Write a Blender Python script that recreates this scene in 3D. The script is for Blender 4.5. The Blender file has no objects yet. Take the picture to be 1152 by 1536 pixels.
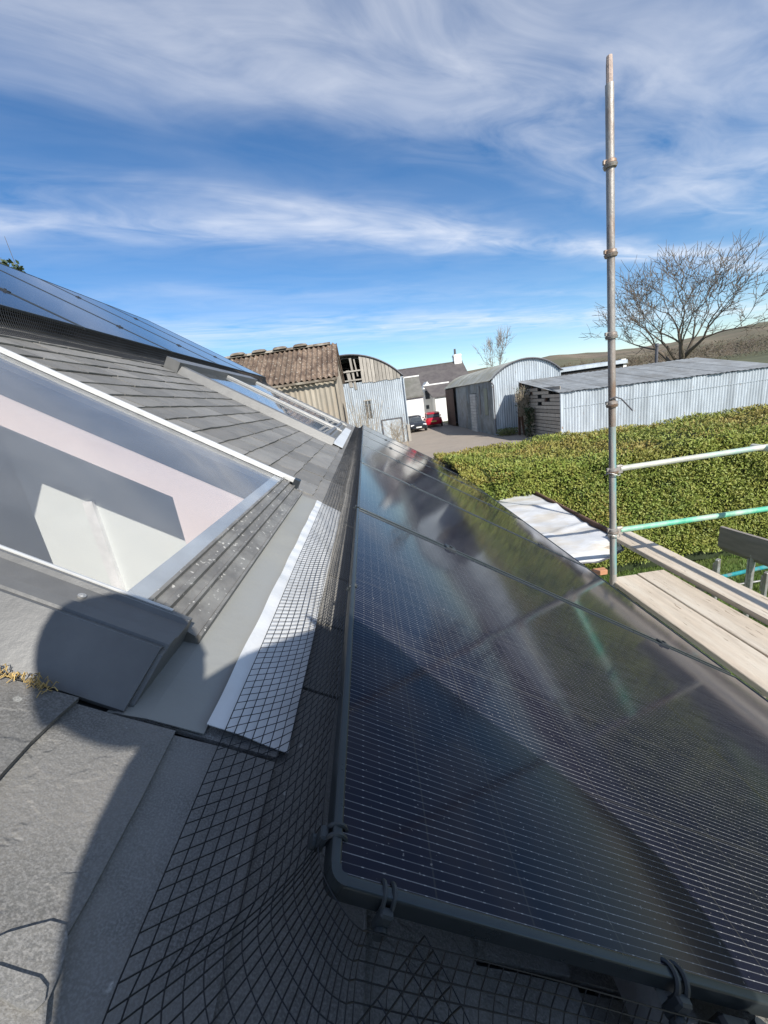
import bpy, math, random
import numpy as np
from mathutils import Matrix, Vector
random.seed(7); rng = np.random.default_rng(7)
sc = bpy.context.scene
COL = sc.collection

# ------------------------------------------------------------------ camera
F = 590.0; CX = 576.0; CY = 768.0; EYE = 3.2
RC = np.array([[0.98950175, -0.1442384, 0.00903208],
               [-0.04734614, -0.26448675, 0.9632264],
               [-0.13654537, -0.95354184, -0.26853923]])   # columns: image right, image down, forward
cd = bpy.data.cameras.new("camera"); cam = bpy.data.objects.new("camera", cd); COL.objects.link(cam)
cd.sensor_fit = 'HORIZONTAL'; cd.sensor_width = 36.0; cd.lens = F / 1152 * 36.0
cd.clip_start = 0.01; cd.clip_end = 6000
cm = Matrix.Identity(4)
for i in range(3):
    cm[i][0] = RC[i, 0]; cm[i][1] = -RC[i, 1]; cm[i][2] = -RC[i, 2]
cm[2][3] = EYE
cam.matrix_world = cm
sc.camera = cam
# ------------------------------------------------------------------ sky, sun, exposure
SUN = Vector((0.62, -1.2, 1.0)).normalized()
SUN_EL = math.asin(SUN.z); SUN_AZ = math.atan2(SUN.x, SUN.y)
world = bpy.data.worlds.new("World"); sc.world = world; world.use_nodes = True
nt = world.node_tree; N = nt.nodes; LK = nt.links
for nd in list(N): N.remove(nd)
def nmath(op, a, b=None, clamp=False, c=None):
    m = N.new('ShaderNodeMath'); m.operation = op; m.use_clamp = clamp
    for k, v in enumerate((a, b, c)):
        if v is None: continue
        if isinstance(v, (int, float)): m.inputs[k].default_value = v
        else: LK.new(v, m.inputs[k])
    return m.outputs[0]
wo = N.new('ShaderNodeOutputWorld'); bg = N.new('ShaderNodeBackground')
sky = N.new('ShaderNodeTexSky'); sky.sky_type = 'NISHITA'; sky.sun_disc = False
sky.sun_elevation = SUN_EL; sky.sun_rotation = SUN_AZ
sky.air_density = 1.0; sky.dust_density = 0.05; sky.ozone_density = 4.0; sky.altitude = 600
tc = N.new('ShaderNodeTexCoord'); sx = N.new('ShaderNodeSeparateXYZ'); LK.new(tc.outputs['Generated'], sx.inputs[0])
zz = nmath('MAXIMUM', sx.outputs[2], 0.04)
px_ = nmath('DIVIDE', sx.outputs[0], zz); py_ = nmath('DIVIDE', sx.outputs[1], zz)
q0 = nmath('SUBTRACT', py_, nmath('MULTIPLY', px_, 0.51))            # across the cirrus streets
al = nmath('ADD', px_, nmath('MULTIPLY', py_, 0.51))                 # along them
def wnoise(sa, sq, off, detail=6, rough=0.55, dist=0.0):
    c = N.new('ShaderNodeCombineXYZ')
    LK.new(nmath('MULTIPLY', al, sa), c.inputs[0]); LK.new(nmath('MULTIPLY', q0, sq), c.inputs[1]); c.inputs[2].default_value = off
    t = N.new('ShaderNodeTexNoise'); t.inputs['Scale'].default_value = 1.0; t.inputs['Detail'].default_value = detail
    t.inputs['Roughness'].default_value = rough; t.inputs['Distortion'].default_value = dist
    LK.new(c.outputs[0], t.inputs['Vector']); return t.outputs['Fac']
warp = nmath('MULTIPLY', nmath('SUBTRACT', wnoise(0.55, 0.8, 3.7, 5), 0.5), 0.95)
q = nmath('ADD', q0, warp)
ramp = N.new('ShaderNodeValToRGB'); cr = ramp.color_ramp; cr.interpolation = 'B_SPLINE'
LK.new(nmath('DIVIDE', q, 8.0, True), ramp.inputs[0])
stops = [(0.0, .50), (1.35, .60), (1.75, .58), (2.0, .06), (2.36, .06), (2.62, 1.0), (2.80, .80), (3.05, .08), (3.7, .04), (4.1, .30), (4.5, .05), (5.0, .35), (5.6, .75), (6.2, .5), (7.2, .15), (8.0, .1)]
cr.elements[0].position = 0; cr.elements[1].position = 1.0
for k, (p, v) in enumerate(stops):
    e = cr.elements[0] if k == 0 else (cr.elements[-1] if k == len(stops) - 1 else cr.elements.new(p / 8.0))
    e.color = (v, v, v, 1)
fine = wnoise(1.25, 3.3, 11.3, 8, 0.56, 1.0)
broad = wnoise(0.55, 1.0, 21.0, 5, 0.55, 0.6)
fm = nmath('ADD', nmath('MULTIPLY', nmath('SUBTRACT', fine, 0.30, True), 1.5), nmath('MULTIPLY', nmath('SUBTRACT', broad, 0.38, True), 1.6))
dens = nmath('MULTIPLY', ramp.outputs[0], fm, True)
dens = nmath('MULTIPLY', dens, 0.95, True)
mx = N.new('ShaderNodeMix'); mx.data_type = 'RGBA'
LK.new(dens, mx.inputs['Factor'])
hsv = N.new('ShaderNodeHueSaturation'); hsv.inputs['Saturation'].default_value = 1.18; hsv.inputs['Value'].default_value = 1.25
LK.new(sky.outputs[0], hsv.inputs['Color']); LK.new(hsv.outputs[0], mx.inputs['A'])
mx.inputs['B'].default_value = (8.8, 9.0, 9.5, 1)
LK.new(mx.outputs['Result'], bg.inputs[0]); bg.inputs[1].default_value = 0.088
LK.new(bg.outputs[0], wo.inputs[0])
sl = bpy.data.lights.new("sun", 'SUN'); sl.energy = 5.0; sl.angle = math.radians(0.53); sl.color = (1.0, 0.95, 0.87)
so = bpy.data.objects.new("sun", sl); COL.objects.link(so); so.location = (20, -40, 40)
so.rotation_euler = SUN.to_track_quat('Z', 'Y').to_euler()
sc.view_settings.view_transform = 'Standard'; sc.view_settings.look = 'None'
sc.view_settings.gamma = 1.0; sc.view_settings.exposure = 0.42; sc.view_settings.use_curve_mapping = False
sc.cycles.max_bounces = 8; sc.cycles.transparent_max_bounces = 12
sc.cycles.use_denoising = True

# ------------------------------------------------------------------ helpers
SL = math.radians(33.4); HS = 0.455
DN = Vector((math.cos(SL), 0, -math.sin(SL))); NR = Vector((math.sin(SL), 0, math.cos(SL)))
RF = Matrix.Identity(4)                       # roof frame: x = down the slope, y = along the eaves, z = off the slates
for i in range(3):
    RF[i][0] = DN[i]; RF[i][1] = (0, 1, 0)[i]; RF[i][2] = NR[i]
RO = Vector((0, 0, EYE)) - NR * HS
for i in range(3): RF[i][3] = RO[i]
def at(px, py, Y):
    r = RC @ np.array([px - CX, py - CY, F]); r = r * Y / r[1]
    return Vector((r[0], r[1], r[2] + EYE))
def atz(px, py, z):
    r = RC @ np.array([px - CX, py - CY, F]); r = r * (z - EYE) / r[2]
    return Vector((r[0], r[1], r[2] + EYE))
def rf(u, y, w): return RF @ Vector((u, y, w))

MATS = {}
def mat(name, col, rough=0.6, metal=0.0, var=0.25, scale=6.0, bump=0.0, bscale=60.0, col2=None, rnd=0.0, stretch=(1, 1, 1), ior=1.45, spots=None, detail=6.0, speckle=None):
    """Principled with mottled colour; col2 blended by a broader noise; rnd = per-object brightness change."""
    if name in MATS: return MATS[name]
    m = bpy.data.materials.new(name); m.use_nodes = True; MATS[name] = m
    t = m.node_tree; n = t.nodes; l = t.links
    b = n['Principled BSDF']; b.inputs['Roughness'].default_value = rough; b.inputs['Metallic'].default_value = metal; b.inputs['IOR'].default_value = ior
    tx = n.new('ShaderNodeTexCoord'); mp = n.new('ShaderNodeMapping'); mp.inputs['Scale'].default_value = stretch
    oi = n.new('ShaderNodeObjectInfo')
    l.new(tx.outputs['Object'], mp.inputs[0])
    mu = n.new('ShaderNodeMath'); mu.operation = 'MULTIPLY'; mu.inputs[1].default_value = 37.0; l.new(oi.outputs['Random'], mu.inputs[0])
    cb = n.new('ShaderNodeCombineXYZ'); l.new(mu.outputs[0], cb.inputs[0]); l.new(mu.outputs[0], cb.inputs[2]); l.new(cb.outputs[0], mp.inputs['Location'])
    def noise(s, d=detail, r=0.6):
        k = n.new('ShaderNodeTexNoise'); k.inputs['Scale'].default_value = s; k.inputs['Detail'].default_value = d; k.inputs['Roughness'].default_value = r
        l.new(mp.outputs[0], k.inputs['Vector']); return k.outputs['Fac']
    def rampn(x, a, c):
        k = n.new('ShaderNodeMapRange'); k.inputs[1].default_value = a; k.inputs[2].default_value = c; l.new(x, k.inputs[0]); return k.outputs[0]
    def mix(f, a, c, bt='MIX'):
        k = n.new('ShaderNodeMix'); k.data_type = 'RGBA'; k.blend_type = bt
        if isinstance(f, float): k.inputs['Factor'].default_value = f
        else: l.new(f, k.inputs['Factor'])
        for nm, v in (('A', a), ('B', c)):
            if isinstance(v, tuple): k.inputs[nm].default_value = v if len(v) == 4 else v + (1,)
            else: l.new(v, k.inputs[nm])
        return k.outputs['Result']
    lo = tuple(c * (1 - var) for c in col); hi = tuple(min(1, c * (1 + var)) for c in col)
    n1 = noise(scale)
    c = mix(rampn(n1, .3, .7), lo, hi)
    if col2 is not None: c = mix(rampn(noise(scale * 0.37, 8, 0.65), .47, .62), c, col2)
    if spots is not None: c = mix(rampn(noise(scale * 3.1, 3, 0.5), spots[1], spots[1] + .04), c, spots[0])
    if speckle is not None: c = mix(rampn(noise(speckle[1], 2, 0.5), .42, .66), c, speckle[0])
    if rnd > 0:
        k = n.new('ShaderNodeMapRange'); k.inputs[3].default_value = 1 - rnd; k.inputs[4].default_value = 1 + rnd; l.new(oi.outputs['Random'], k.inputs[0])
        h = n.new('ShaderNodeHueSaturation'); l.new(c, h.inputs['Color']); l.new(k.outputs[0], h.inputs['Value']); c = h.outputs[0]
    l.new(c, b.inputs['Base Color'])
    k = n.new('ShaderNodeMapRange'); k.inputs[3].default_value = max(.02, rough - .1); k.inputs[4].default_value = min(1, rough + .1); l.new(n1, k.inputs[0]); l.new(k.outputs[0], b.inputs['Roughness'])
    if bump > 0:
        bp = n.new('ShaderNodeBump'); bp.inputs['Strength'].default_value = bump; bp.inputs['Distance'].default_value = 0.01
        l.new(noise(bscale, 8, .65), bp.inputs['Height']); l.new(bp.outputs[0], b.inputs['Normal'])
    return m
def glass_mat(name, tint=(0.9, 0.95, 0.97), film=0.05, rough=0.02):
    if name in MATS: return MATS[name]
    m = bpy.data.materials.new(name); m.use_nodes = True; MATS[name] = m
    t = m.node_tree; n = t.nodes; l = t.links; n.remove(n['Principled BSDF']); o = n['Material Output']
    tr = n.new('ShaderNodeBsdfTransparent'); tr.inputs[0].default_value = tint + (1,)
    gl = n.new('ShaderNodeBsdfGlossy'); gl.inputs['Roughness'].default_value = rough
    df = n.new('ShaderNodeBsdfDiffuse'); df.inputs[0].default_value = (.8, .84, .88, 1)
    fr = n.new('ShaderNodeFresnel'); ge = n.new('ShaderNodeNewGeometry'); mi = n.new('ShaderNodeMapRange'); mi.inputs[3].default_value = 1.45; mi.inputs[4].default_value = 1 / 1.45
    l.new(ge.outputs['Backfacing'], mi.inputs[0]); l.new(mi.outputs[0], fr.inputs[0])
    tx = n.new('ShaderNodeTexCoord'); ns = n.new('ShaderNodeTexNoise'); ns.inputs['Scale'].default_value = 7; ns.inputs['Detail'].default_value = 8; l.new(tx.outputs['Object'], ns.inputs['Vector'])
    mr = n.new('ShaderNodeMapRange'); mr.inputs[3].default_value = film * .5; mr.inputs[4].default_value = film * 1.6; l.new(ns.outputs['Fac'], mr.inputs[0])
    a = n.new('ShaderNodeMixShader'); l.new(mr.outputs[0], a.inputs[0]); l.new(tr.outputs[0], a.inputs[1]); l.new(df.outputs[0], a.inputs[2])
    b = n.new('ShaderNodeMixShader'); l.new(fr.outputs[0], b.inputs[0]); l.new(a.outputs[0], b.inputs[1]); l.new(gl.outputs[0], b.inputs[2])
    l.new(b.outputs[0], o.inputs['Surface']); return m

WM = {}
def tag(o, label, cat, group=None, kind=None):
    if label: o['label'] = label
    if cat: o['category'] = cat
    if group: o['group'] = group
    if kind: o['kind'] = kind
    return o
def thing(name, label, cat, loc=(0, 0, 0), rz=0.0, M=None, group=None):
    o = bpy.data.objects.new(name, None); COL.objects.link(o); o.empty_display_size = 0.2
    mm = M if M is not None else Matrix.Translation(Vector(loc)) @ Matrix.Rotation(rz, 4, 'Z')
    o.matrix_world = mm; WM[o.name] = mm.copy(); tag(o, label, cat, group); return o
def link(name, me, parent=None, M=None):
    o = bpy.data.objects.new(name, me); COL.objects.link(o)
    if parent is not None: o.parent = parent
    if M is not None:
        if parent is not None: o.matrix_local = M
        else: o.matrix_world = M
    WM[o.name] = (WM[parent.name] if parent is not None else Matrix.Identity(4)) @ (M if M is not None else Matrix.Identity(4))
    return o
class MB:
    def __init__(s): s.v = []; s.f = []
    def add(s, vs, fs):
        b = len(s.v); s.v += [tuple(v) for v in vs]; s.f += [tuple(b + i for i in f) for f in fs]; return s
    def box(s, x0, x1, y0, y1, z0, z1):
        return s.add([(x0, y0, z0), (x1, y0, z0), (x1, y1, z0), (x0, y1, z0), (x0, y0, z1), (x1, y0, z1), (x1, y1, z1), (x0, y1, z1)],
                     [(0, 3, 2, 1), (4, 5, 6, 7), (0, 1, 5, 4), (1, 2, 6, 5), (2, 3, 7, 6), (3, 0, 4, 7)])
    def bevbox(s, x0, x1, y0, y1, z0, z1, b):
        """box with its top edges and uprights chamfered"""
        r = lambda i, z: [(x0 + i, y0 + b, z), (x0 + b, y0 + i, z), (x1 - b, y0 + i, z), (x1 - i, y0 + b, z), (x1 - i, y1 - b, z), (x1 - b, y1 - i, z), (x0 + b, y1 - i, z), (x0 + i, y1 - b, z)]
        L = [r(0, z0), r(0, z1 - b), r(b * .8, z1)]
        vs = [p for k in L for p in k]; fs = [tuple(range(7, -1, -1)), tuple(range(16, 24))]
        for j in range(2):
            for i in range(8): fs.append((j * 8 + i, j * 8 + (i + 1) % 8, j * 8 + 8 + (i + 1) % 8, j * 8 + 8 + i))
        return s.add(vs, fs)
    def tube(s, pts, r, n=8, caps=True, twist=0.0):
        pts = [Vector(p) for p in pts]; rs = r if isinstance(r, (list, tuple)) else [r] * len(pts)
        vs = []; fs = []; prev = None
        for i, p in enumerate(pts):
            d = (pts[min(i + 1, len(pts) - 1)] - pts[max(i - 1, 0)])
            if d.length < 1e-9: d = Vector((0, 0, 1))
            d.normalize()
            if prev is None:
                a = Vector((0, 0, 1)) if abs(d.z) < .9 else Vector((1, 0, 0)); x = d.cross(a).normalized()
            else:
                x = prev - d * prev.dot(d)
                x = x.normalized() if x.length > 1e-6 else d.orthogonal().normalized()
            prev = x; y = d.cross(x)
            for k in range(n):
                t = 2 * math.pi * k / n + twist; vs.append(p + (x * math.cos(t) + y * math.sin(t)) * rs[i])
        for i in range(len(pts) - 1):
            for k in range(n): fs.append((i * n + k, i * n + (k + 1) % n, (i + 1) * n + (k + 1) % n, (i + 1) * n + k))
        if caps: fs.append(tuple(range(n - 1, -1, -1))); fs.append(tuple((len(pts) - 1) * n + k for k in range(n)))
        return s.add(vs, fs)
    def prism(s, poly, ext):
        """poly: list of 3D points (planar), ext: extrusion vector"""
        n = len(poly); e = Vector(ext); vs = [Vector(p) for p in poly] + [Vector(p) + e for p in poly]
        fs = [tuple(range(n - 1, -1, -1)), tuple(range(n, 2 * n))] + [(i, (i + 1) % n, n + (i + 1) % n, n + i) for i in range(n)]
        return s.add(vs, fs)
    def grid(s, P, close=False):
        """P: 2D list of points"""
        a = len(P); b = len(P[0]); vs = [p for r in P for p in r]; fs = []
        for i in range(a - 1):
            for j in range(b - 1): fs.append((i * b + j, i * b + j + 1, (i + 1) * b + j + 1, (i + 1) * b + j))
        return s.add(vs, fs)
    def mesh(s, name, m=None, smooth=False):
        me = bpy.data.meshes.new(name); me.from_pydata(s.v, [], s.f); me.validate()
        if m: me.materials.append(m)
        if smooth:
            for p in me.polygons: p.use_smooth = True
            try: me.set_sharp_from_angle(angle=math.radians(38))
            except Exception: pass
        me.update(); return me
    def build(s, name, m, parent=None, local=False, smooth=False):
        """world coordinates unless local; top-level meshes keep their origin at the centre of their base"""
        if parent is not None:
            if not local:
                iv = WM[parent.name].inverted(); s.v = [tuple(iv @ Vector(v)) for v in s.v]
            return link(name, s.mesh(name, m, smooth), parent)
        if local: s.v = [tuple(RF @ Vector(v)) for v in s.v]
        a = np.array(s.v); c = Vector(((a[:, 0].min() + a[:, 0].max()) / 2, (a[:, 1].min() + a[:, 1].max()) / 2, a[:, 2].min()))
        s.v = [tuple(Vector(v) - c) for v in s.v]
        return link(name, s.mesh(name, m, smooth), None, Matrix.Translation(c))

# ------------------------------------------------------------------ materials
m_slate = mat('slate', (.140, .137, .128), .62, 0, .26, 14, .34, 150, col2=(.185, .176, .160), rnd=.22, spots=((.42, .42, .39), .72), speckle=((.215, .21, .20), 520))
def cleave(m):
    t = m.node_tree; n = t.nodes; l = t.links; b = n['Principled BSDF']; old = b.inputs['Normal'].links[0].from_node
    mp = [x for x in n if x.type == 'MAPPING'][0]
    ns = n.new('ShaderNodeTexNoise'); ns.inputs['Scale'].default_value = 6.5; ns.inputs['Detail'].default_value = 5; ns.inputs['Distortion'].default_value = .5; l.new(mp.outputs[0], ns.inputs['Vector'])
    cr = n.new('ShaderNodeValToRGB'); e = cr.color_ramp.elements; e[0].position = .40; e[0].color = (0, 0, 0, 1); e[1].position = .412; e[1].color = (.45, .45, .45, 1)
    for p, v in ((.50, .5), (.512, .8), (.62, .85), (.63, 1.0)): q = cr.color_ramp.elements.new(p); q.color = (v, v, v, 1)
    l.new(ns.outputs['Fac'], cr.inputs[0])
    bp = n.new('ShaderNodeBump'); bp.inputs['Strength'].default_value = .55; bp.inputs['Distance'].default_value = .004
    l.new(cr.outputs[0], bp.inputs['Height']); l.new(old.outputs[0], bp.inputs['Normal']); l.new(bp.outputs[0], b.inputs['Normal'])
cleave(m_slate)
m_deck = mat('deck', (.06, .06, .06), .8)
m_lead = mat('lead_apron', (.25, .25, .23), .55, .0, .10, 5, .15, 30, col2=(.24, .245, .235))
m_foil = mat('aluminium_flashing', (.58, .59, .59), .38, .15, .10, 9, .25, 14)
m_clad = mat('grey_cladding', (.135, .135, .132), .42, .1, .14, 12, .10, 90, spots=((.4, .4, .38), .76))
m_rail = mat('ribbed_cladding', (.155, .150, .140), .50, .1, .22, 30, .2, 120, col2=(.22, .215, .20), spots=((.50, .49, .45), .64))
m_white_edge = mat('white_edge', (.58, .58, .56), .35, .2, .10, 20)
m_gal = mat('galvanised', (.40, .40, .39), .45, .55, .25, 20, .2, 90, col2=(.30, .27, .24))
m_pole = mat('scaffold_steel', (.33, .31, .285), .48, .35, .35, 14, .3, 80, col2=(.24, .16, .11), stretch=(1, 1, .35), spots=((.42, .27, .12), .72))
m_poletop = mat('rusty_pink_steel', (.42, .33, .28), .6, .1, .3, 16, .3, 80)
m_railg = mat('pale_green_tube', (.46, .47, .40), .5, .1, .2, 8, .25, 60, col2=(.33, .46, .40), spots=((.25, .2, .16), .72))
m_railg2 = mat('bright_green_tube', (.09, .42, .27), .45, .0, .25, 9, .25, 60, col2=(.36, .48, .38), spots=((.05, .16, .14), .73))
m_teal = mat('teal_paint', (.05, .40, .44), .5, 0, .25, 12, .2, 60, col2=(.35, .35, .30))
m_board = mat('scaffold_board', (.50, .425, .335), .85, 0, .16, 7, .5, 60, col2=(.58, .52, .43), stretch=(3.5, .35, 3.5), spots=((.20, .155, .11), .66), rnd=.08)
m_boardg = mat('grey_board', (.235, .21, .19), .85, 0, .18, 7, .5, 60, stretch=(3, .4, 3), rnd=.05)
m_tarp = mat('white_tarp', (.56, .57, .58), .5, 0, .10, 5, .5, 14, col2=(.50, .47, .42), stretch=(1, 2.5, 1))
m_black = mat('black_wire', (.012, .013, .015), .42, 0, .1, 20)
m_blackp = mat('black_plastic', (.022, .026, .030), .38, 0, .15, 30)
m_clip = mat('grey_clip', (.035, .042, .046), .4, .1, .12, 30)
m_frame = mat('panel_frame', (.045, .055, .060), .30, .55, .10, 30)
m_asph = mat('asphalt', (.25, .215, .18), .9, 0, .14, 1.6, .3, 60, col2=(.29, .245, .20), speckle=((.31, .27, .23), 40))
m_grass = mat('grass_ground', (.055, .095, .018), .9, 0, .4, 3, .6, 30, col2=(.10, .12, .03))
m_field = mat('field', (.085, .088, .04), .95, 0, .3, .05, 0, 1, col2=(.11, .11, .05))
m_hill = mat('moor', (.15, .118, .080), .95, 0, .35, .012, 0, 1, col2=(.105, .10, .055))
m_tin = mat('pale_tin', (.46, .51, .55), .5, .25, .16, 3.0, .1, 30, col2=(.36, .40, .43), rnd=.07, stretch=(1, 1, .25), spots=((.29, .22, .165), .69))
m_tinroof = mat('tin_roof', (.27, .285, .29), .6, .2, .2, 1.6, .1, 30, col2=(.21, .215, .21), rnd=.08, spots=((.20, .15, .11), .74))
m_tinroof2 = mat('lichen_tin_roof', (.30, .31, .29), .7, .1, .22, 2, .1, 30, col2=(.24, .235, .19), rnd=.08)
m_asb = mat('weathered_cladding', (.33, .295, .24), .9, 0, .2, 2.2, .2, 30, col2=(.30, .25, .19), rnd=.08, stretch=(1, 1, .3))
m_asbroof = mat('mossy_roof_sheet', (.165, .120, .088), .95, 0, .4, 3.5, .3, 30, col2=(.078, .052, .038), rnd=.18, spots=((.40, .37, .31), .63))
m_ridge = mat('ridge_cap', (.13, .105, .08), .95, 0, .3, 4, .3, 40, col2=(.30, .27, .22))
m_plank = mat('grey_plank', (.34, .315, .275), .9, 0, .25, 5, .3, 40, rnd=.20, stretch=(3, 3, .4))
m_darkin = mat('dark_inside', (.03, .028, .026), .9)
m_white = mat('white_render', (.76, .755, .72), .85, 0, .05, 1.5)
m_roofh = mat('house_slates', (.085, .075, .075), .7, 0, .2, 2.5, .3, 12, col2=(.11, .10, .095))
m_roofh2 = mat('grey_slates', (.15, .145, .13), .75, 0, .2, 2.5, .3, 12, col2=(.12, .12, .10))
m_win = mat('window_glass', (.05, .06, .07), .12)
m_rust = mat('rusty_door', (.30, .115, .06), .9, 0, .3, 5)
m_brown = mat('brown_wood', (.11, .065, .045), .85, 0, .3, 5, rnd=.15)
m_block = mat('white_block', (.48, .47, .45), .9, 0, .15, 5, rnd=.10)
m_pipe = mat('dark_pipe', (.09, .09, .10), .5)
m_bark = mat('bark', (.115, .095, .075), .9, 0, .25, 8, col2=(.15, .12, .085))
m_birch = mat('pale_bark', (.21, .18, .155), .9, 0, .2, 8)
m_twig = mat('dry_twig', (.30, .255, .19), .95, 0, .3, 8)
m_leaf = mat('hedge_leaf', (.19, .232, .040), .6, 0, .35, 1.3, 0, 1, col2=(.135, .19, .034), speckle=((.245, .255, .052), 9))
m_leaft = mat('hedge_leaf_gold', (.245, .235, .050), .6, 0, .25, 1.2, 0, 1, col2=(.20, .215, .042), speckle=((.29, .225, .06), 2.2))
m_hcore = mat('hedge_core', (.022, .034, .010), .95, 0, .4, 3)
m_ivy = mat('ivy', (.035, .055, .018), .5, 0, .4, 5)
m_plaster = mat('pink_plaster', (.80, .69, .67), .8, 0, .03, 2)
m_roomw = mat('room_wall', (.72, .76, .74), .8, 0, .03, 2)
m_floor = mat('room_floor', (.30, .28, .26), .7)
m_glass = glass_mat('skylight_glass', tint=(.96, .955, .95), film=.06)
m_glass2 = glass_mat('skylight_glass_clear', tint=(.75, .8, .85), film=.06)

def panel_mat():
    m = bpy.data.materials.new('solar_cells'); m.use_nodes = True
    t = m.node_tree; n = t.nodes; l = t.links; b = n['Principled BSDF']
    tx = n.new('ShaderNodeTexCoord'); sp = n.new('ShaderNodeSeparateXYZ'); l.new(tx.outputs['Object'], sp.inputs[0])
    def mt(op, a, c=None, cl=False):
        k = n.new('ShaderNodeMath'); k.operation = op; k.use_clamp = cl
        for i, v in enumerate((a, c)):
            if v is None: continue
            if isinstance(v, (int, float)): k.inputs[i].default_value = v
            else: l.new(v, k.inputs[i])
        return k.outputs[0]
    def lines(x, pitch, half, off=0.0):
        fr = mt('FRACT', mt('ADD', mt('DIVIDE', x, pitch), off)); d = mt('MULTIPLY', mt('ABSOLUTE', mt('SUBTRACT', fr, .5)), pitch)
        return mt('LESS_THAN', d, half)
    U = sp.outputs[0]; Y = sp.outputs[1]
    wires = lines(Y, .0075, .00036)
    cellgap = mt('MAXIMUM', lines(Y, .1875, .0010, .5), lines(U, .0975, .0009, .5))
    mid = mt('LESS_THAN', mt('ABSOLUTE', mt('SUBTRACT', U, .879)), .0045)
    ns = n.new('ShaderNodeTexNoise'); ns.inputs['Scale'].default_value = 3.0; ns.inputs['Detail'].default_value = 7; l.new(tx.outputs['Object'], ns.inputs['Vector'])
    knot = lines(U, .0195, .0012)
    mp = n.new('ShaderNodeMapping'); mp.inputs['Scale'].default_value = (9, 300, 1); l.new(tx.outputs['Object'], mp.inputs[0])
    n2 = n.new('ShaderNodeTexNoise'); n2.inputs['Scale'].default_value = 1; n2.inputs['Detail'].default_value = 3; l.new(mp.outputs[0], n2.inputs['Vector'])
    n3 = n.new('ShaderNodeTexNoise'); n3.inputs['Scale'].default_value = 170; n3.inputs['Detail'].default_value = 2; l.new(tx.outputs['Object'], n3.inputs['Vector'])
    dust = mt('MULTIPLY', mt('GREATER_THAN', n3.outputs['Fac'], .725), .5)
    def mix(f, a, c):
        k = n.new('ShaderNodeMix'); k.data_type = 'RGBA'; l.new(f, k.inputs['Factor'])
        for nm, v in (('A', a), ('B', c)):
            if isinstance(v, tuple): k.inputs[nm].default_value = v + (1,)
            else: l.new(v, k.inputs[nm])
        return k.outputs['Result']
    c = mix(ns.outputs['Fac'], (.004, .006, .019), (.009, .010, .021))
    c = mix(cellgap, c, (.030, .030, .034)); c = mix(mid, c, (.012, .012, .014))
    wf = mt('MULTIPLY', wires, mt('MULTIPLY', mt('SUBTRACT', n2.outputs['Fac'], .22, True), 2.0, True), True)
    c = mix(wf, c, (.225, .23, .24)); c = mix(mt('MULTIPLY', wires, knot), c, (.32, .32, .32)); c = mix(dust, c, (.30, .29, .28))
    l.new(c, b.inputs['Base Color'])
    b.inputs['IOR'].default_value = 1.42; b.inputs['Specular IOR Level'].default_value = .26
    r = n.new('ShaderNodeMapRange'); r.inputs[3].default_value = .05; r.inputs[4].default_value = .125; l.new(ns.outputs['Fac'], r.inputs[0]); l.new(r.outputs[0], b.inputs['Roughness'])
    return m
m_cells = panel_mat()

# ------------------------------------------------------------------ ground and setting
def sheet(name, pts, z, m):
    mb = MB(); mb.add([(p[0], p[1], z) for p in pts], [tuple(range(len(pts)))])
    o = mb.build(name, m); o['kind'] = 'structure'; return o
sheet('ground', [(-2500, -1500), (2500, -1500), (2500, 3500), (-2500, 3500)], 0.0, m_field)
sheet('lawn', [(1.2, -4), (16, -4), (16, 8.6), (1.2, 8.6)], 0.004, m_grass)
sheet('driveway', [(-2, 9.5), (12.5, 9.5), (13.0, 24.8), (8.4, 27), (8.3, 60), (1.0, 60), (3.05, 31), (-2, 29)], 0.008, m_asph)
# hills
mb = MB()
prof = [(560, 566), (700, 556), (790, 543), (815, 535), (850, 531), (890, 529), (930, 525), (1000, 515), (1060, 502), (1110, 491), (1152, 482), (1230, 464), (1330, 452), (1500, 450), (1800, 470)]
rows = []
NP = 90
xs = np.linspace(prof[0][0], prof[-1][0], NP)
ys = np.interp(xs, [p[0] for p in prof], [p[1] for p in prof])
for k, (Yd, fr) in enumerate([(420, 0.0), (560, .22), (720, .5), (900, .78), (1100, 1.0), (1300, .9)]):
    row = []
    for i in range(NP):
        top = at(xs[i], ys[i], 1100.0); dirx = top.x / 1100.0
        h = top.z * fr * (1 + .08 * math.sin(i * .9 + k) * (fr > 0) * (fr < 1)) + (1.2 * math.sin(i * 1.7) if fr == 1 else 0)
        row.append((dirx * Yd, Yd, max(h, -1.0)))
    rows.append(row)
mb.grid(rows); o = mb.build('hills', m_hill, smooth=True); o['kind'] = 'structure'

# far woodland: thin upright twiggy faces in a mass
m_wood = mat('bare_woodland', (.095, .070, .050), .95, 0, .35, .10, 0, 1, col2=(.09, .085, .05))
mb = MB()
for i in range(560):
    t = (i + rng.random()) / 560; pxx = 800 + 640 * t; d = 150 + 190 * rng.random()
    top = 551 - max(0, pxx - 835) * .155 + rng.normal() * 3.0
    hh = max(2.5, at(pxx, max(top, 490), d).z * (.72 + .34 * rng.random())); bx_ = at(pxx, 600, d).x; wd = hh * (.30 + .15 * rng.random())
    for k in range(85):
        a = rng.random() * 6.28; rr_ = math.sqrt(rng.random()); zf = rng.random() ** .75
        p = Vector((bx_ + math.cos(a) * rr_ * wd * math.sin(math.pi * min(1, .15 + zf * .85)), d + math.sin(a) * rr_ * wd, hh * zf))
        g = Vector(rng.normal(size=3)); g.z = abs(g.z) + .8; g.normalize(); sd = g.orthogonal().normalized() * (.10 + .10 * rng.random()); ln_ = .7 + 1.1 * rng.random()
        mb.add([p - sd, p + sd, p + g * ln_], [(0, 1, 2)])
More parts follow.
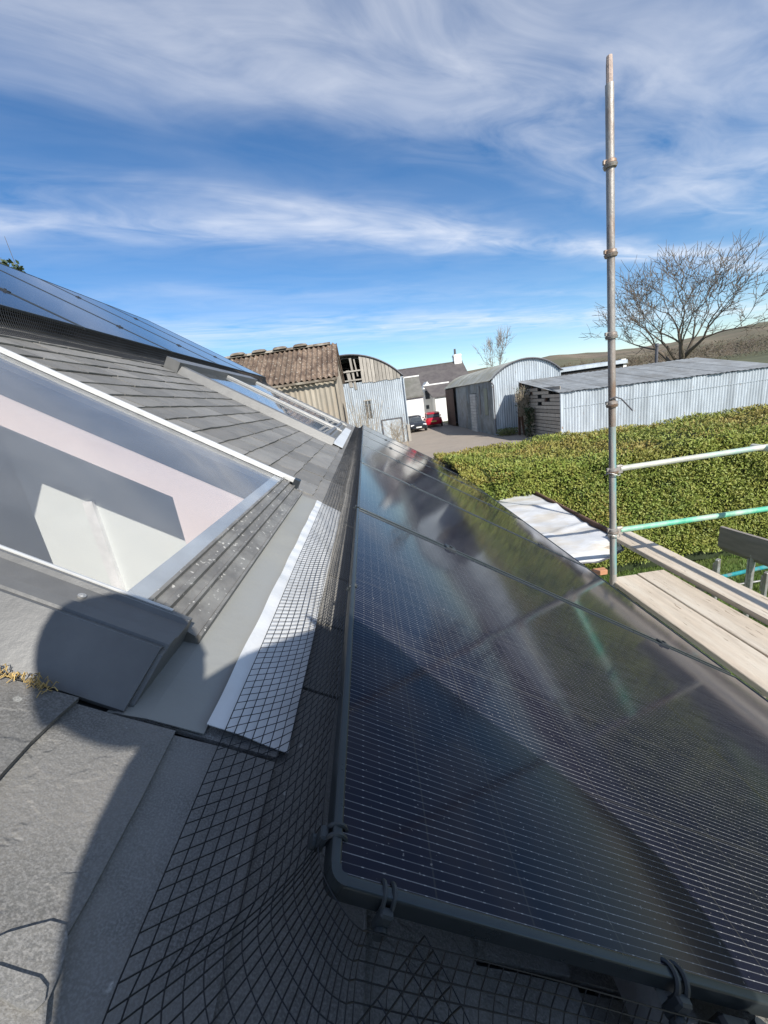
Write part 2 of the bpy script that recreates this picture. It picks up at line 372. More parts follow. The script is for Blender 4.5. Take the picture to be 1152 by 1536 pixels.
o = mb.build('woodland', m_wood); tag(o, 'brown bare woodland along the foot of the hill', 'woodland', None, 'stuff')

# ------------------------------------------------------------------ cottage under the camera
EV = 2.02
cot = thing('slate_cottage', 'low slate-roofed cottage carrying two rows of solar panels', 'house', (-3.5, 3, 0))
OPEN = [(-1.27, -.21, .56, 1.60), (-1.45, -.22, 3.62, 4.64), (-1.45, -.22, 4.80, 5.82)]
us = sorted({-4.2, EV} | {o[0] for o in OPEN} | {o[1] for o in OPEN}); yv = sorted({-2.6, 7.36} | {o[2] for o in OPEN} | {o[3] for o in OPEN})
def solid(i, j):
    if i < 0 or j < 0 or i >= len(us) - 1 or j >= len(yv) - 1: return False
    cu, cy_ = (us[i] + us[i + 1]) / 2, (yv[j] + yv[j + 1]) / 2
    return not any(o[0] < cu < o[1] and o[2] < cy_ < o[3] for o in OPEN)
mb = MB(); T0, T1 = -.004, -.10
for i in range(len(us) - 1):
    for j in range(len(yv) - 1):
        if not solid(i, j): continue
        a, b, c, d = us[i], us[i + 1], yv[j], yv[j + 1]
        mb.add([(a, c, T0), (b, c, T0), (b, d, T0), (a, d, T0)], [(0, 1, 2, 3)]); mb.add([(a, c, T1), (b, c, T1), (b, d, T1), (a, d, T1)], [(3, 2, 1, 0)])
        for di, dj, q4 in ((-1, 0, [(a, c), (a, d)]), (1, 0, [(b, d), (b, c)]), (0, -1, [(b, c), (a, c)]), (0, 1, [(a, d), (b, d)])):
            if not solid(i + di, j + dj):
                (p0, p1) = q4; mb.add([(p0[0], p0[1], T1), (p1[0], p1[1], T1), (p1[0], p1[1], T0), (p0[0], p0[1], T0)], [(0, 1, 2, 3)])
mb.v = [tuple(RF @ Vector(v)) for v in mb.v]
roof = mb.build('roof', m_deck, cot)
# far slope
rg = rf(-4.2, 0, 0); mb = MB()
mb.prism([(rg.x, -2.6, rg.z + .0), (rg.x - 5.0, -2.6, rg.z - 3.3), (rg.x - 5.0, -2.6, rg.z - 3.4), (rg.x, -2.6, rg.z - .1)], (0, 9.96, 0))
mb.build('rear_roof', m_slate, cot)
mb = MB()
e0 = rf(EV, 0, T1)
# walls: eaves wall, rear wall, gable walls
mb.box(1.05, 1.28, -2.4, 7.2, 0, 1.60); mb.build('eaves_wall', m_white, cot)
mb = MB(); mb.box(-8.4, -8.1, -2.4, 7.2, 0, 1.9); mb.build('rear_wall', m_white, cot)
for y0 in (-2.4, 7.0):
    mb = MB(); mb.prism([(-8.1, y0, 0), (1.05, y0, 0), (1.05, y0, 1.66), (rg.x, y0, rg.z - .16), (-8.1, y0, 1.95)], (0, .2, 0)); mb.build('gable_wall', m_white, cot)
# gutter
mb = MB(); g = []
for k in range(9):
    t = math.pi * k / 8; g.append((.055 * math.cos(t), -.055 * math.sin(t)))
P = [[(e0.x + .06 + a, y, e0.z + .03 + b) for a, b in g] for y in (-2.6, 7.4)]
mb.grid(P); mb.build('gutter', m_blackp, cot, smooth=True)
# ridge tiles
for k in range(22):
    mb = MB(); y0 = -2.55 + k * .452; r0 = rf(-4.2, 0, .02)
    mb.prism([(r0.x - .16, y0, r0.z - .10), (r0.x, y0, r0.z + .02), (r0.x + .16, y0, r0.z - .10), (r0.x + .16, y0, r0.z - .08), (r0.x, y0, r0.z + .045), (r0.x - .16, y0, r0.z - .08)], (0, .44, 0)); mb.build('ridge_tile', m_slate, cot)

# slates: shared meshes, unit width
def slate_mesh(seed, WD):
    r = random.Random(seed * 31 + int(WD * 1000)); L = .20; th = .0065; nx, ny = 4, 5
    top = []
    for j in range(ny):
        row = []
        for i in range(nx):
            x = -L + L * i / (nx - 1); y = WD * j / (ny - 1)
            if i == nx - 1: x += r.uniform(-.0035, .0025)
            yy = y + (r.uniform(-.002, .002) if 0 < j < ny - 1 else r.uniform(-.0, .0025) * (1 if j == 0 else -1))
            row.append((x, yy, th + r.uniform(-.0007, .0007)))
        top.append(row)
    mb = MB(); mb.grid(top)
    mb.f = [tuple(reversed(f)) for f in mb.f]
    b = len(mb.v); ring = [(0, i) for i in range(nx)] + [(j, nx - 1) for j in range(1, ny)] + [(ny - 1, i) for i in range(nx - 2, -1, -1)] + [(j, 0) for j in range(ny - 2, 0, -1)]
    low = [(top[j][i][0], top[j][i][1], 0.0) for j, i in ring]; mb.v += low; m = len(ring)
    for k in range(m):
        j, i = ring[k]; j2, i2 = ring[(k + 1) % m]; mb.f.append((j * nx + i, b + k, b + (k + 1) % m, j2 * nx + i2))
    mb.f.append(tuple(b + k for k in range(m)))
    return mb.mesh('slate', m_slate)
SM = {wd: [slate_mesh(k, wd) for k in range(4)] for wd in (.12, .20, .235, .26, .29, .35, .40, .46)}
EXPO = .121
nslate = 0; iRF = WM[roof.name].inverted() @ RF
TILT = Matrix.Rotation(-.062, 4, 'Y')
stuff = MB()
def place_slate(ut, y0, wd, single):
    global nslate
    key = min(SM, key=lambda w_: abs(w_ - wd))
    M = Matrix.Translation((ut, y0, .0125 + random.uniform(-.001, .0012))) @ TILT @ Matrix.Rotation(random.uniform(-.006, .006), 4, 'Z') @ Matrix.Diagonal((1, (wd - .005) / key, 1, 1))
    me = random.choice(SM[key])
    if single:
        o = link('slate', me, roof, iRF @ M); nslate += 1
    else:
        b = len(stuff.v); MM = RF @ M; stuff.v += [tuple(MM @ v.co) for v in me.vertices]; stuff.f += [tuple(b + i for i in p.vertices) for p in me.polygons]
rs = random.Random(5)
SKIP = [(-1.36, -.03, .40, 1.655), (-1.60, -.115, 3.46, 5.98)]
k = 0
for k in range(-34, 17):
    ut = -.040 + EXPO * k
    uc = ut - EXPO / 2
    spans = [(-2.55, 7.34)]
    for a, b, c, d in SKIP:
        if a < uc < b:
            ns_ = []
            for s0, s1 in spans:
                if s1 <= c or s0 >= d: ns_.append((s0, s1))
                else:
                    if s0 < c: ns_.append((s0, c))
                    if s1 > d: ns_.append((d, s1))
            spans = ns_
    for s0, s1 in spans:
        y = s0 - (rs.uniform(0, .15) if s0 < -2 else 0)
        if k == 0 and s0 < -2: y = -2.66
        while y < s1 - .01:
            wd = rs.choice((.20, .235, .26, .29)) if y > .4 else rs.uniform(.34, .46)
            if s1 - (y + wd) < .08: wd = s1 - y
            wd = min(wd, s1 - y); ym = y + wd / 2
            vis = (y + wd > .10) and ((-1.72 < ut < .0) or (ut <= .25 and ym > .05) or (ut < 1.9 and y < .30)) and not (ut < -.7 and ym < .5)
            if ut < -1.75 and ym < 7.36 and ym > -.5: y += wd; continue       # under the upper panels
            if ut > .26 and y > .5: y += wd; continue                          # under the lower panels
            place_slate(ut, y, wd, vis and nslate < 298); y += wd
o = stuff.build('slate_field', m_slate, roof); o['kind'] = 'stuff'

# broken slate flakes on the nearest course
def roofpx(px, py, w=0.0):
    r = RC @ np.array([px - CX, py - CY, F]); r = Vector(r); t = (w - HS) / r.dot(NR); p = r * t; return (p.dot(DN), p.y, w)
for nm, pts, w0, th in (('larger', [(-40, 1425), (10, 1402), (45, 1392), (75, 1384), (98, 1390), (101, 1412), (95, 1440), (86, 1468), (70, 1505), (66, 1550), (-40, 1580)], .0185, .0022), ('smaller', [(-40, 1448), (0, 1452), (30, 1462), (58, 1470), (69, 1484), (66, 1505), (50, 1520), (28, 1516), (0, 1500), (-40, 1490)], .0212, .0026)):
    mb = MB(); q4 = [roofpx(x, y, w0) for x, y in pts]; mb.prism(q4, (0, 0, th)); o = mb.build('slate_flake', m_slate, local=True)
    tag(o, '%s broken flake of slate lying on the large grey slates' % nm, 'slate')
# room under the near roof window
mb = MB()
pl = lambda x, z, y: Vector((x, y, z + EYE))
def uw(u, w, y): return RF @ Vector((u, y, w))
# far reveal (a sloped strip and, lower down, a full-height cheek)
def cheek(y0, y1, nm):
    a = uw(-1.268, T1 + .10, y0); 
    p = [uw(-1.27, -.006, y0), uw(-.212, -.006, y0)]
    b = uw(-.212, -.006, y0)
    poly = [p[0], p[1], Vector((b.x, y0, EYE - 1.6)), Vector((-.83, y0, EYE - 1.6))]
    # point on w=-.215 with x=-.83
    uu = (-.83 - (NR * (-.215 - HS)).x) / math.cos(SL)
    poly += [uw(uu, -.215, y0), uw(-1.27, -.215, y0)]
    MB().prism(poly, (0, y1 - y0, 0)).build(nm, m_plaster, cot)
cheek(1.602, 1.635, 'window_reveal'); cheek(.525, .558, 'window_reveal')
mb = MB(); mb.prism([uw(-1.272, -.10, .56), uw(-1.272, -.215, .56), uw(-1.30, -.215, .56), uw(-1.30, -.10, .56)], (0, 1.04, 0)); mb.build('window_reveal', m_plaster, cot)
b = uw(-.21, -.10, 0); MB().box(b.x + .002, b.x + .03, .56, 1.6, EYE - 1.6, b.z - .02).build('window_reveal', m_plaster, cot)
# sloping ceiling round the opening, room walls, floor
mb = MB(); mb.prism([uw(-1.30, -.215, .2), uw(-3.4, -.215, .2), uw(-3.4, -.235, .2), uw(-1.30, -.235, .2)], (0, 3.2, 0)); mb.build('room_ceiling', m_roomw, cot)
mb = MB(); mb.prism([uw(-1.30, -.215, 1.636), uw(-.9, -.215, 1.636), uw(-.9, -.235, 1.636), uw(-1.30, -.235, 1.636)], (0, .31, 0)); mb.build('room_ceiling', m_roomw, cot)
zt = uw(-1.3, -.24, 0)
pa = [(-1.69, 1.95, EYE - 2.2), (-.30, 1.95, EYE - 2.2)]
u1 = (-.30 - (NR * (-.22 - HS)).x) / math.cos(SL); u2 = (-1.69 - (NR * (-.22 - HS)).x) / math.cos(SL)
mb = MB(); mb.prism([pa[0], pa[1], uw(u1, -.236, 1.95), uw(u2, -.236, 1.95)], (0, .08, 0)); rw = mb.build('room_wall', m_roomw, cot)
MB().box(-1.43, -1.385, 1.925, 1.948, EYE - 2.2, EYE - .27).build('door_frame', mat('trim_white', (.82, .83, .82), .5), cot)
def under_roof(x, w=-.24): return EYE + (w - HS - x * math.sin(SL)) / math.cos(SL)
MB().prism([(-3.4, 3.3, .6), (1.0, 3.3, .6), (1.0, 3.3, under_roof(1.0)), (-3.4, 3.3, under_roof(-3.4))], (0, .08, 0)).build('room_wall', m_roomw, cot)
MB().box(-3.5, -3.4, -.2, 3.3, 0.6, EYE + 1.0).build('room_wall', m_roomw, cot)
MB().prism([(-3.4, -.28, .6), (1.0, -.28, .6), (1.0, -.28, under_roof(1.0)), (-3.4, -.28, under_roof(-3.4))], (0, .08, 0)).build('room_wall', m_roomw, cot)
MB().box(-3.5, 1.0, -.2, 7.0, .9, 1.0).build('room_floor', m_floor, cot)
for (u0, u1_, y0, y1) in OPEN[1:]:
    mb = MB()
    for (pq, e) in (([uw(u0, -.10, y0 - .02), uw(u1_, -.10, y0 - .02), uw(u1_, -.45, y0 - .02), uw(u0, -.45, y0 - .02)], (0, .02, 0)), ([uw(u0, -.10, y1), uw(u1_, -.10, y1), uw(u1_, -.45, y1), uw(u0, -.45, y1)], (0, .02, 0))):
        mb.prism(pq, e)
    mb.build('window_reveal', m_plaster, cot)

# ------------------------------------------------------------------ roof windows
rw1 = thing('roof_window', 'large grey-clad roof window with sunlit room showing through its glass', 'roof window', M=RF @ Matrix.Translation((-.7, 1.07, 0)))
def L(mb): 
    mb.v = [tuple(RF @ Vector(v)) for v in mb.v]; return mb
mb = MB(); mb.box(-1.30, -.1695, .535, 1.606, .040, .0445); L(mb).build('glass_pane', m_glass, rw1)
# sash under the pane edge
mb = MB(); mb.box(-1.32, -1.268, .53, 1.62, -.003, .038); mb.box(-.216, -.170, .53, 1.62, -.003, .0385); L(mb).build('sash', mat('pale_sash', (.30, .34, .38), .5), rw1)
mb = MB(); mb.box(-1.268, -.212, .53, .558, -.003, .0375); mb.box(-1.268, -.212, 1.602, 1.62, -.003, .0375); L(mb).build('sash', m_clad, rw1)
# ribbed bottom cladding: stepped profile in (u, w)
prof_b = [(-.178, .0455), (-.178, .052), (-.172, .052), (-.170, .045), (-.158, .044), (-.156, .048), (-.146, .047), (-.144, .038), (-.128, .036), (-.126, .040), (-.121, .040), (-.119, .030), (-.090, .024), (-.088, .028), (-.083, .028), (-.082, .006), (-.082, .004), (-.169, .004), (-.169, .0453)]
mb = MB(); mb.prism([(u, .5535, w) for u, w in prof_b], (0, 1.046, 0)); L(mb).build('bottom_cladding', m_rail, rw1)
# near side cladding / cowl
prof_s = [(.552, .0455), (.552, .054), (.538, .058), (.532, .053), (.500, .053), (.492, .060), (.474, .060), (.470, .054), (.460, .053), (.416, .010), (.412, .001), (.552, .001)]
mb = MB(); mb.prism([(-1.36, y, w) for y, w in prof_s], (1.275 - .02, 0, 0)); L(mb).build('side_cladding', m_clad, rw1)
mb = MB(); mb.prism([(-1.36, y, w + .0045) for y, w in [(.472, .052), (.462, .051), (.413, .0035), (.405, .0005), (.404, .006), (.462, .0565)]], (1.249, 0, 0)); L(mb).build('cover_strip', m_clad, rw1)
mb = MB(); mb.prism([(-1.36, y, w) for y, w in [(.5525, .0545), (.5525, .057), (.549, .058), (.546, .0575), (.546, .0555)]], (1.225, 0, 0)); L(mb).build('edge_trim', m_white_edge, rw1)
# far side: bright edge and grey side
mb = MB(); mb.prism([(-1.34, y, w) for y, w in [(1.607, .046), (1.607, .060), (1.611, .063), (1.624, .063), (1.630, .057), (1.630, .046)]], (1.205, 0, 0)); L(mb).build('edge_trim', m_white_edge, rw1)
mb = MB(); mb.prism([(-1.36, y, w) for y, w in [(1.6305, .001), (1.6305, .050), (1.640, .050), (1.665, .012), (1.665, .001)]], (1.25, 0, 0)); L(mb).build('side_cladding', m_clad, rw1)
mb = MB(); mb.box(-.1345, -.110, 1.596, 1.634, .030, .064); L(mb).build('end_cap', m_blackp, rw1)
for (u, y) in [(-.245, .513), (-.60, .513), (-.95, .513), (-.205, .468), (-.62, .468)]:
    w0 = .0532 if y > .5 else .0535
    mb = MB(); mb.tube([(u, y, w0), (u, y, w0 + .0022)], .0052, 12); mb.tube([(u, y, w0 + .0022), (u, y, w0 + .003)], [.0034, .002], 8); L(mb).build('screw', m_gal, rw1)
for (u, y) in [(-.108, 1.605), (-.094, 1.612)]:
    mb = MB(); mb.tube([(u, y, .024), (u, y, .030)], .007, 12); L(mb).build('screw', m_gal, rw1)

m_reflection = mat('painted_reflection', (.62, .66, .70), .8, 0, .05)  # pale colour imitating the sky's reflection in the far panes
def small_window(y0, y1, label):
    w = thing('roof_window', label, 'roof window', M=RF @ Matrix.Translation((-.8, (y0 + y1) / 2, 0)), group=None)
    mb = MB(); mb.box(-1.50, -.20, y0 + .05, y1 - .05, .055, .06); L(mb).build('glass_pane', m_glass2, w)
    mb = MB(); mb.prism([(-1.58, y, q) for y, q in [(y0 - .06, .001), (y0 - .06, .012), (y0 - .02, .075), (y0 + .045, .08), (y0 + .052, .061), (y0 + .052, .001)]], (1.47, 0, 0)); L(mb).build('side_cladding', m_clad, w)
    mb = MB(); mb.prism([(-1.58, y, q) for y, q in [(y1 - .052, .001), (y1 - .052, .061), (y1 - .045, .075), (y1 - .012, .077), (y1 - .005, .012), (y1 - .005, .001)]], (1.47, 0, 0)); L(mb).build('side_cladding', m_clad, w)
    mb = MB(); mb.box(-1.52, -.14, y1 - .032, y1 - .025, .0775, .083); L(mb).build('edge_trim', m_white_edge, w)
    mb = MB(); mb.prism([(u, y0 + .0525, q) for u, q in [(-.215, .061), (-.21, .078), (-.18, .079), (-.17, .06), (-.15, .058), (-.12, .03), (-.11, .028), (-.108, .002), (-.215, .002)]], (0, y1 - y0 - .105, 0)); L(mb).build('bottom_cladding', m_clad, w)
    mb = MB(); mb.box(-1.44, -.23, y0 + .075, y1 - .067, .030, .034); L(mb).build('reflection_sheet', m_reflection, w)  # sheet added under the glass to carry the painted sky reflection
    mb = MB(); mb.box(-1.60, -1.49, y0 - .065, y1 - .004, .001, .105); L(mb).build('top_hood', m_clad, w)
    return w
small_window(3.55, 4.70, 'grey-clad roof window below the upper panels, nearer of an adjoining pair')
small_window(4.73, 5.90, 'grey-clad roof window below the upper panels, farther of an adjoining pair')

# apron and crinkled flashing
mb = MB(); mb.prism([(u, .402, w) for u, w in [(-.128, .0020), (-.0825, .0110), (-.014, .0160), (-.014, .0175), (-.0825, .0125), (-.128, .0035)]], (0, 1.20, 0)); o = L(mb).build('apron_flashing', m_lead); tag(o, 'smooth dull grey apron sheet below the large roof window', 'flashing')
mb = MB(); P = []
for j in range(150):
    y = .408 + (1.572 - .408) * j / 149; row = []
    for i in range(15):
        t = i / 14; u = -.016 + .108 * t
        cr_ = .0016 * math.sin(y * 95 + 1.3 * math.sin(y * 13)) * max(0, 1 - t * 2.4) * (0.3 + .7 * min(1, max(0, (y - .62) * 4)))
        row.append((u + .0009 * math.sin(y * 31) * (i == 0), y, .0265 - .003 * t + cr_ + .0010 * math.sin(y * 17 + t * 3.1) + .0006 * math.sin(y * 41 + t * 9)))
    P.append(row)
mb.grid(P); mb.f = [tuple(reversed(f)) for f in mb.f]
b0 = len(mb.v); mb.add([(p[0], p[1], p[2] - .0012) for r in (P[0], P[-1]) for p in r], [])
for i in range(14):
    mb.f.append((i, b0 + i, b0 + i + 1, i + 1))
o = L(mb).build('crinkled_flashing', m_foil, smooth=True); tag(o, 'bright crinkled metal flashing strip running under the wire mesh', 'flashing')
mb = MB(); mb.prism([(u, 5.93, w) for u, w in [(-.112, .030), (-.02, .027), (-.02, .030), (-.112, .033)]], (0, -2.40, 0)); o = L(mb).build('apron_flashing', m_foil); tag(o, 'pale metal apron sheet below the adjoining pair of roof windows', 'flashing')

# ------------------------------------------------------------------ solar panels
PW = 1.134; GAP = .020; WP = HS - .3366     # glass plane height above slates
LP = 1.762; U0 = .1245
def frame_bar(mb, p0, p1, ax, w=.021, h=.034):
    pass
def bar_profile(w, h, n=5):
    r = min(w, h) * .26; pts = []
    for (cx_, cz, a0) in ((w / 2 - r, -r, 0), (-w / 2 + r, -r, 90)):
        for k in range(n):
            a = math.radians(a0 + 90 * k / (n - 1)); pts.append((cx_ + r * math.cos(a), cz + r * math.sin(a)))
    pts += [(-w / 2, -h), (w / 2, -h)]; return pts
PRO = bar_profile(.0095, .017)
def panel(u0, y0, length, label, group, cut=0.0):
    M = RF @ Matrix.Translation((u0, y0, WP))
    t = thing('solar_panel', label, 'solar panel', M=M, group=group)
    def bar(a, b, flip=False):
        a = Vector(a); b = Vector(b); d = (b - a).normalized(); x = d.cross(Vector((0, 0, 1)))
        mb = MB(); mb.prism([a + x * p + Vector((0, 0, q + .0035)) for p, q in PRO], b - a)
        return mb.build('frame_bar', m_frame, t, local=True, smooth=True)
    e = .00475
    bar((e, cut, 0), (e, PW, 0)); bar((length - e, 0.0, 0), (length - e, PW, 0)); bar((max(.0095, cut), e, -.0003), (length - .0095, e, -.0003)); bar((.0095, PW - e, -.0003), (length - .0095, PW - e, -.0003))
    mb = MB(); mb.box(.0080, length - .0080, .0080, PW - .0080, -.006, 0.0); mb.build('cell_glass', m_cells, t, local=True)
    mb = MB(); mb.box(.03, length - .03, .03, PW - .03, -.012, -.0065); mb.build('backsheet', m_blackp, t, local=True)
    return t
words = ['nearest the overhanging wire-mesh corner, with the photographer\'s shadow on it', 'second along from the mesh corner', 'third along from the mesh corner', 'fourth along from the mesh corner', 'fifth along from the mesh corner', 'last of the row, above the yard']
words[0] = 'beside the mesh corner, in a person\'s shadow'
YP0 = .218
for k in range(6):
    panel(U0, YP0 + k * (PW + GAP), LP, 'black solar panel in the lower row, ' + words[k], 'lower row of solar panels', cut=.012 if k == 0 else 0.0)
UU0 = -3.83; LU = 2.07
upw = {5: 'at the gable end', 4: 'second from the gable end', 3: 'third from the gable end', 2: 'fourth from the gable end', 1: 'fifth from the gable end', 0: 'sixth from the gable end'}
for k in range(6):
    panel(UU0, 7.35 - PW - (5 - k) * (PW + GAP), LU, 'pale reflecting solar panel in the upper row near the ridge, ' + upw[k], 'upper row of solar panels')
# mounting rails under the arrays and clamps between panels
for u, y0, y1 in [(U0 + .38, .19, 7.1), (U0 + 1.38, .19, 7.1), (UU0 + .45, .35, 7.4), (UU0 + 1.6, .35, 7.4)]:
    mb = MB(); mb.box(u - .02, u + .02, y0, y1, .035, .078); o = L(mb).build('mounting_rail', m_gal)
    side = 'lower' if u > 0 else 'upper'; pos = 'higher' if u in (U0 + .38, UU0 + .45) else 'lower'
    tag(o, 'aluminium rail under the %s row of panels, %s one on the slope' % (side, 'the upslope' if pos == 'higher' else 'the downslope'), 'rail', 'panel mounting rails')
def clamp(u, y, lab):
    mb = MB(); mb.bevbox(-.022, .022, -.019, .019, -.03, .0075, .003); 
    mb.tube([(0, 0, .0075), (0, 0, .0125)], .0065, 8); mb.v = [(a + u, b + y, c + WP + .001) for a, b, c in mb.v]
    o = L(mb).build('panel_clamp', m_blackp); tag(o, lab, 'clamp', 'clamps between panels')
ordn = ('first', 'second', 'third', 'fourth', 'fifth')
for k in range(1, 6):
    y = YP0 + k * (PW + GAP) - GAP / 2
    for j, u in enumerate((U0 + .38, U0 + 1.38)):
        clamp(u, y, 'black clamp on the %s lower-row seam from the mesh corner, %s' % (ordn[k - 1], ('upslope', 'downslope')[j]))
    y2 = 7.35 - k * (PW + GAP) + GAP / 2
    for j, u in enumerate((UU0 + .45, UU0 + 1.6)): clamp(u, y2, 'black clamp on the %s upper-row seam from the gable end, %s' % (ordn[k - 1], ('upslope', 'downslope')[j]))

# ------------------------------------------------------------------ wire mesh skirts
WR = .00062
def curve_pts(ctrl, n):
    """resample a polyline by arc length with Catmull-Rom smoothing"""
    c = [Vector(p) for p in ctrl]; out = []
    c2 = [c[0] * 2 - c[1]] + c + [c[-1] * 2 - c[-2]]
    for i in range(1, len(c2) - 2):
        for k in range(12):
            t = k / 12; p0, p1, p2, p3 = c2[i - 1:i + 3]
            out.append(.5 * ((2 * p1) + (-p0 + p2) * t + (2 * p0 - 5 * p1 + 4 * p2 - p3) * t * t + (-p0 + 3 * p1 - 3 * p2 + p3) * t ** 3))
    out.append(c[-1]); s = [0]
    for a, b in zip(out, out[1:]): s.append(s[-1] + (b - a).length)
    res = []
    for k in range(n):
        d = s[-1] * k / (n - 1); j = max(i for i in range(len(s)) if s[i] <= d + 1e-12); j = min(j, len(out) - 2)
        f_ = (d - s[j]) / max(1e-9, s[j + 1] - s[j]); res.append(out[j].lerp(out[j + 1], f_))
    return res
def net(rows, wr, step_c=1, step_l=1):
    """rows: grid of points; wires along both directions"""
    mb = MB(); a = len(rows); b = len(rows[0])
    for i in range(0, a, step_c): mb.tube(rows[i], wr, 4, caps=False)
    for j in range(0, b, step_l): mb.tube([rows[i][j] for i in range(a)], wr, 4, caps=False)
    return mb
CS = .0135
# skirt of the lower row: along its upslope edge, round the corner in loose loops, then under the near edge
prof_l = curve_pts([(.117, 0, .0), (.073, 0, .0), (.035, 0, .010), (.013, 0, .048), (.006, 0, .082)], 15)    # (offset from frame, -, height)
rows = []
n_l = int((7.2 - .26) / CS); n_a = 17; n_f = int((U0 + LP - .16) / CS)
for k in range(n_l + n_a + n_f):
    row = []
    for p in prof_l:
        o_, hgt_ = p.x, p.z; cyo = .262 - .75 * o_; yf = YP0 - .004 - 1.55 * o_; uc_ = U0 + .035 + o_ * .8
        if k < n_l:
            y = 7.2 + (cyo - 7.2) * k / n_l; wob = (.004 * math.sin(y * 5.1) + .003 * math.sin(y * 11.7)) * min(1, o_ * 20) * (1 - o_ / .14)
            base_ = .0325 if y > .42 else (.0225 + .010 * max(0, (y - .36) / .06))
            row.append((U0 - o_ + wob, y, base_ + hgt_))
        elif k < n_l + n_a:
            th = math.pi / 2 * (k - n_l) / n_a; bul = 1 + .05 * math.sin(2 * th) + .02 * math.sin(5 * th + o_ * 30)
            row.append((uc_ - (uc_ - (U0 - o_)) * math.cos(th) * bul, cyo - (cyo - yf) * math.sin(th) * bul, .0225 + hgt_ + .012 * math.sin(th * 2) * (.5 + 3 * o_)))
        else:
            u = uc_ + (U0 + LP - uc_) * (k - n_l - n_a) / n_f; wob = .006 * math.sin(u * 9) + .004 * math.sin(u * 23)
            row.append((u, yf + wob * min(1, o_ * 15), .0225 + hgt_))
    rows.append(row)
mb = net(rows, WR); o = L(mb).build('wire_mesh', m_black); tag(o, 'black wire bird mesh skirting the lower panels and looping round their corner', 'wire mesh')
# upper row skirt
rows = []; y = .9
while y < 7.36:
    wob = .006 * math.sin(y * 7) + .004 * math.sin(y * 17)
    prof_m = [(-1.748, .118), (-1.735, .085), (-1.695 + wob, .035), (-1.63 + wob, .022)]
    rows.append([(p.x, y, p.z) for p in curve_pts([(u, 0, w) for u, w in prof_m], 10)]); y += CS
mb = net(rows, .0015); o = L(mb).build('wire_mesh', m_black); tag(o, 'black wire bird mesh along the lower edge of the upper panels', 'wire mesh')
# folded-over second layer at the corner, turned against the first
rows = []
for i in range(13):
    row = []
    for k in range(15):
        a_ = (i - 6) * CS; b_ = (k - 7) * CS; cu = .225 + a_ * math.cos(.62) - b_ * math.sin(.62); cy_ = .118 + (a_ * math.sin(.62) + b_ * math.cos(.62)) * .85
        row.append((cu, cy_ + .012 * math.sin(cu * 30), .040 + .03 * max(0, (cy_ - .05) * 5) + .006 * math.sin(cu * 40 + cy_ * 25)))
    rows.append(row)
mb = net(rows, WR * 1.1); o = L(mb).build('wire_mesh', m_black); tag(o, 'folded second layer of black mesh bunched under the panel corner', 'wire mesh')
# clips: round strap clips on the frame
def clip(u, y, along, label, big=1.0):
    t = thing('mesh_clip', label, 'clip', M=RF @ Matrix.Translation((u, y, WP)))
    rot = Matrix.Rotation(0 if along == 'y' else math.pi / 2, 4, 'Z')
    def put(mb): mb.v = [tuple(rot @ (Vector(v) * big)) for v in mb.v]; return mb
    for dy in (-.007, .007):
        mb = MB(); pts = [(.0155 * math.cos(a), dy, -.012 + .0185 * math.sin(a)) for a in [math.radians(d) for d in range(-30, 215, 18)]]
        mb.tube(pts, .0034, 6); put(mb).build('strap', m_clip, t, local=True, smooth=True)
    mb = MB(); mb.bevbox(-.025, -.012, -.010, .010, -.034, -.004, .003); put(mb).build('buckle', m_clip, t, local=True)
    mb = MB(); mb.tube([(-.031, 0, -.030), (-.0255, 0, -.030)], .010, 12); put(mb).build('washer', m_clip, t, local=True)
clip(U0 + .006, .258, 'y', 'black strap clip on the panel edge just above the rounded corner', .60)
clip(U0 + .052, YP0 + .006, 'x', 'black strap clip on the near panel edge beside the rounded corner', .60)
clip(U0 + .345, YP0 + .005, 'x', 'black double strap clip under the near panel edge beside a flat box', .75)
clip(U0 + .008, .742, 'y', 'small grey mesh clip halfway along the first panel of the lower row', .42)
clip(U0 + .004, 1.372 + .02, 'y', 'small grey mesh clip at the first seam of the lower row', .4)
# rounded corner elbow of the edge trim
ea = [math.radians(d) for d in range(0, 91, 15)]; mb = MB()
arc = lambda r_: [(U0 + .0122 - r_ * math.cos(a), YP0 + .0122 - r_ * math.sin(a)) for a in ea]
ou = [(U0 + .0003, YP0 + .0145)] + arc(.0119) + [(U0 + .0145, YP0 + .0003)]; inn = [(U0 + .0092, YP0 + .0145)] + arc(.003) + [(U0 + .0145, YP0 + .0092)]
mb.prism([(a, b, WP - .0138) for a, b in ou] + [(a, b, WP - .0138) for a, b in reversed(inn)], (0, 0, .0175)); o = L(mb).build('corner_elbow', m_frame); tag(o, 'small rounded grey corner piece joining two panel edges', 'corner trim')
# junction box near the bottom edge
bx = thing('junction_box', 'dark flat box with round catches below the near panel edge', 'junction box', M=RF @ Matrix.Translation((.62, .203, .082)))
MB().bevbox(-.10, .10, -.012, .012, -.03, .024, .004).build('case', m_blackp, bx, local=True)
for du in (-.06, .0, .06): MB().tube([(du, .0, .024), (du, 0, .031)], .009, 14).build('catch', m_blackp, bx, local=True)

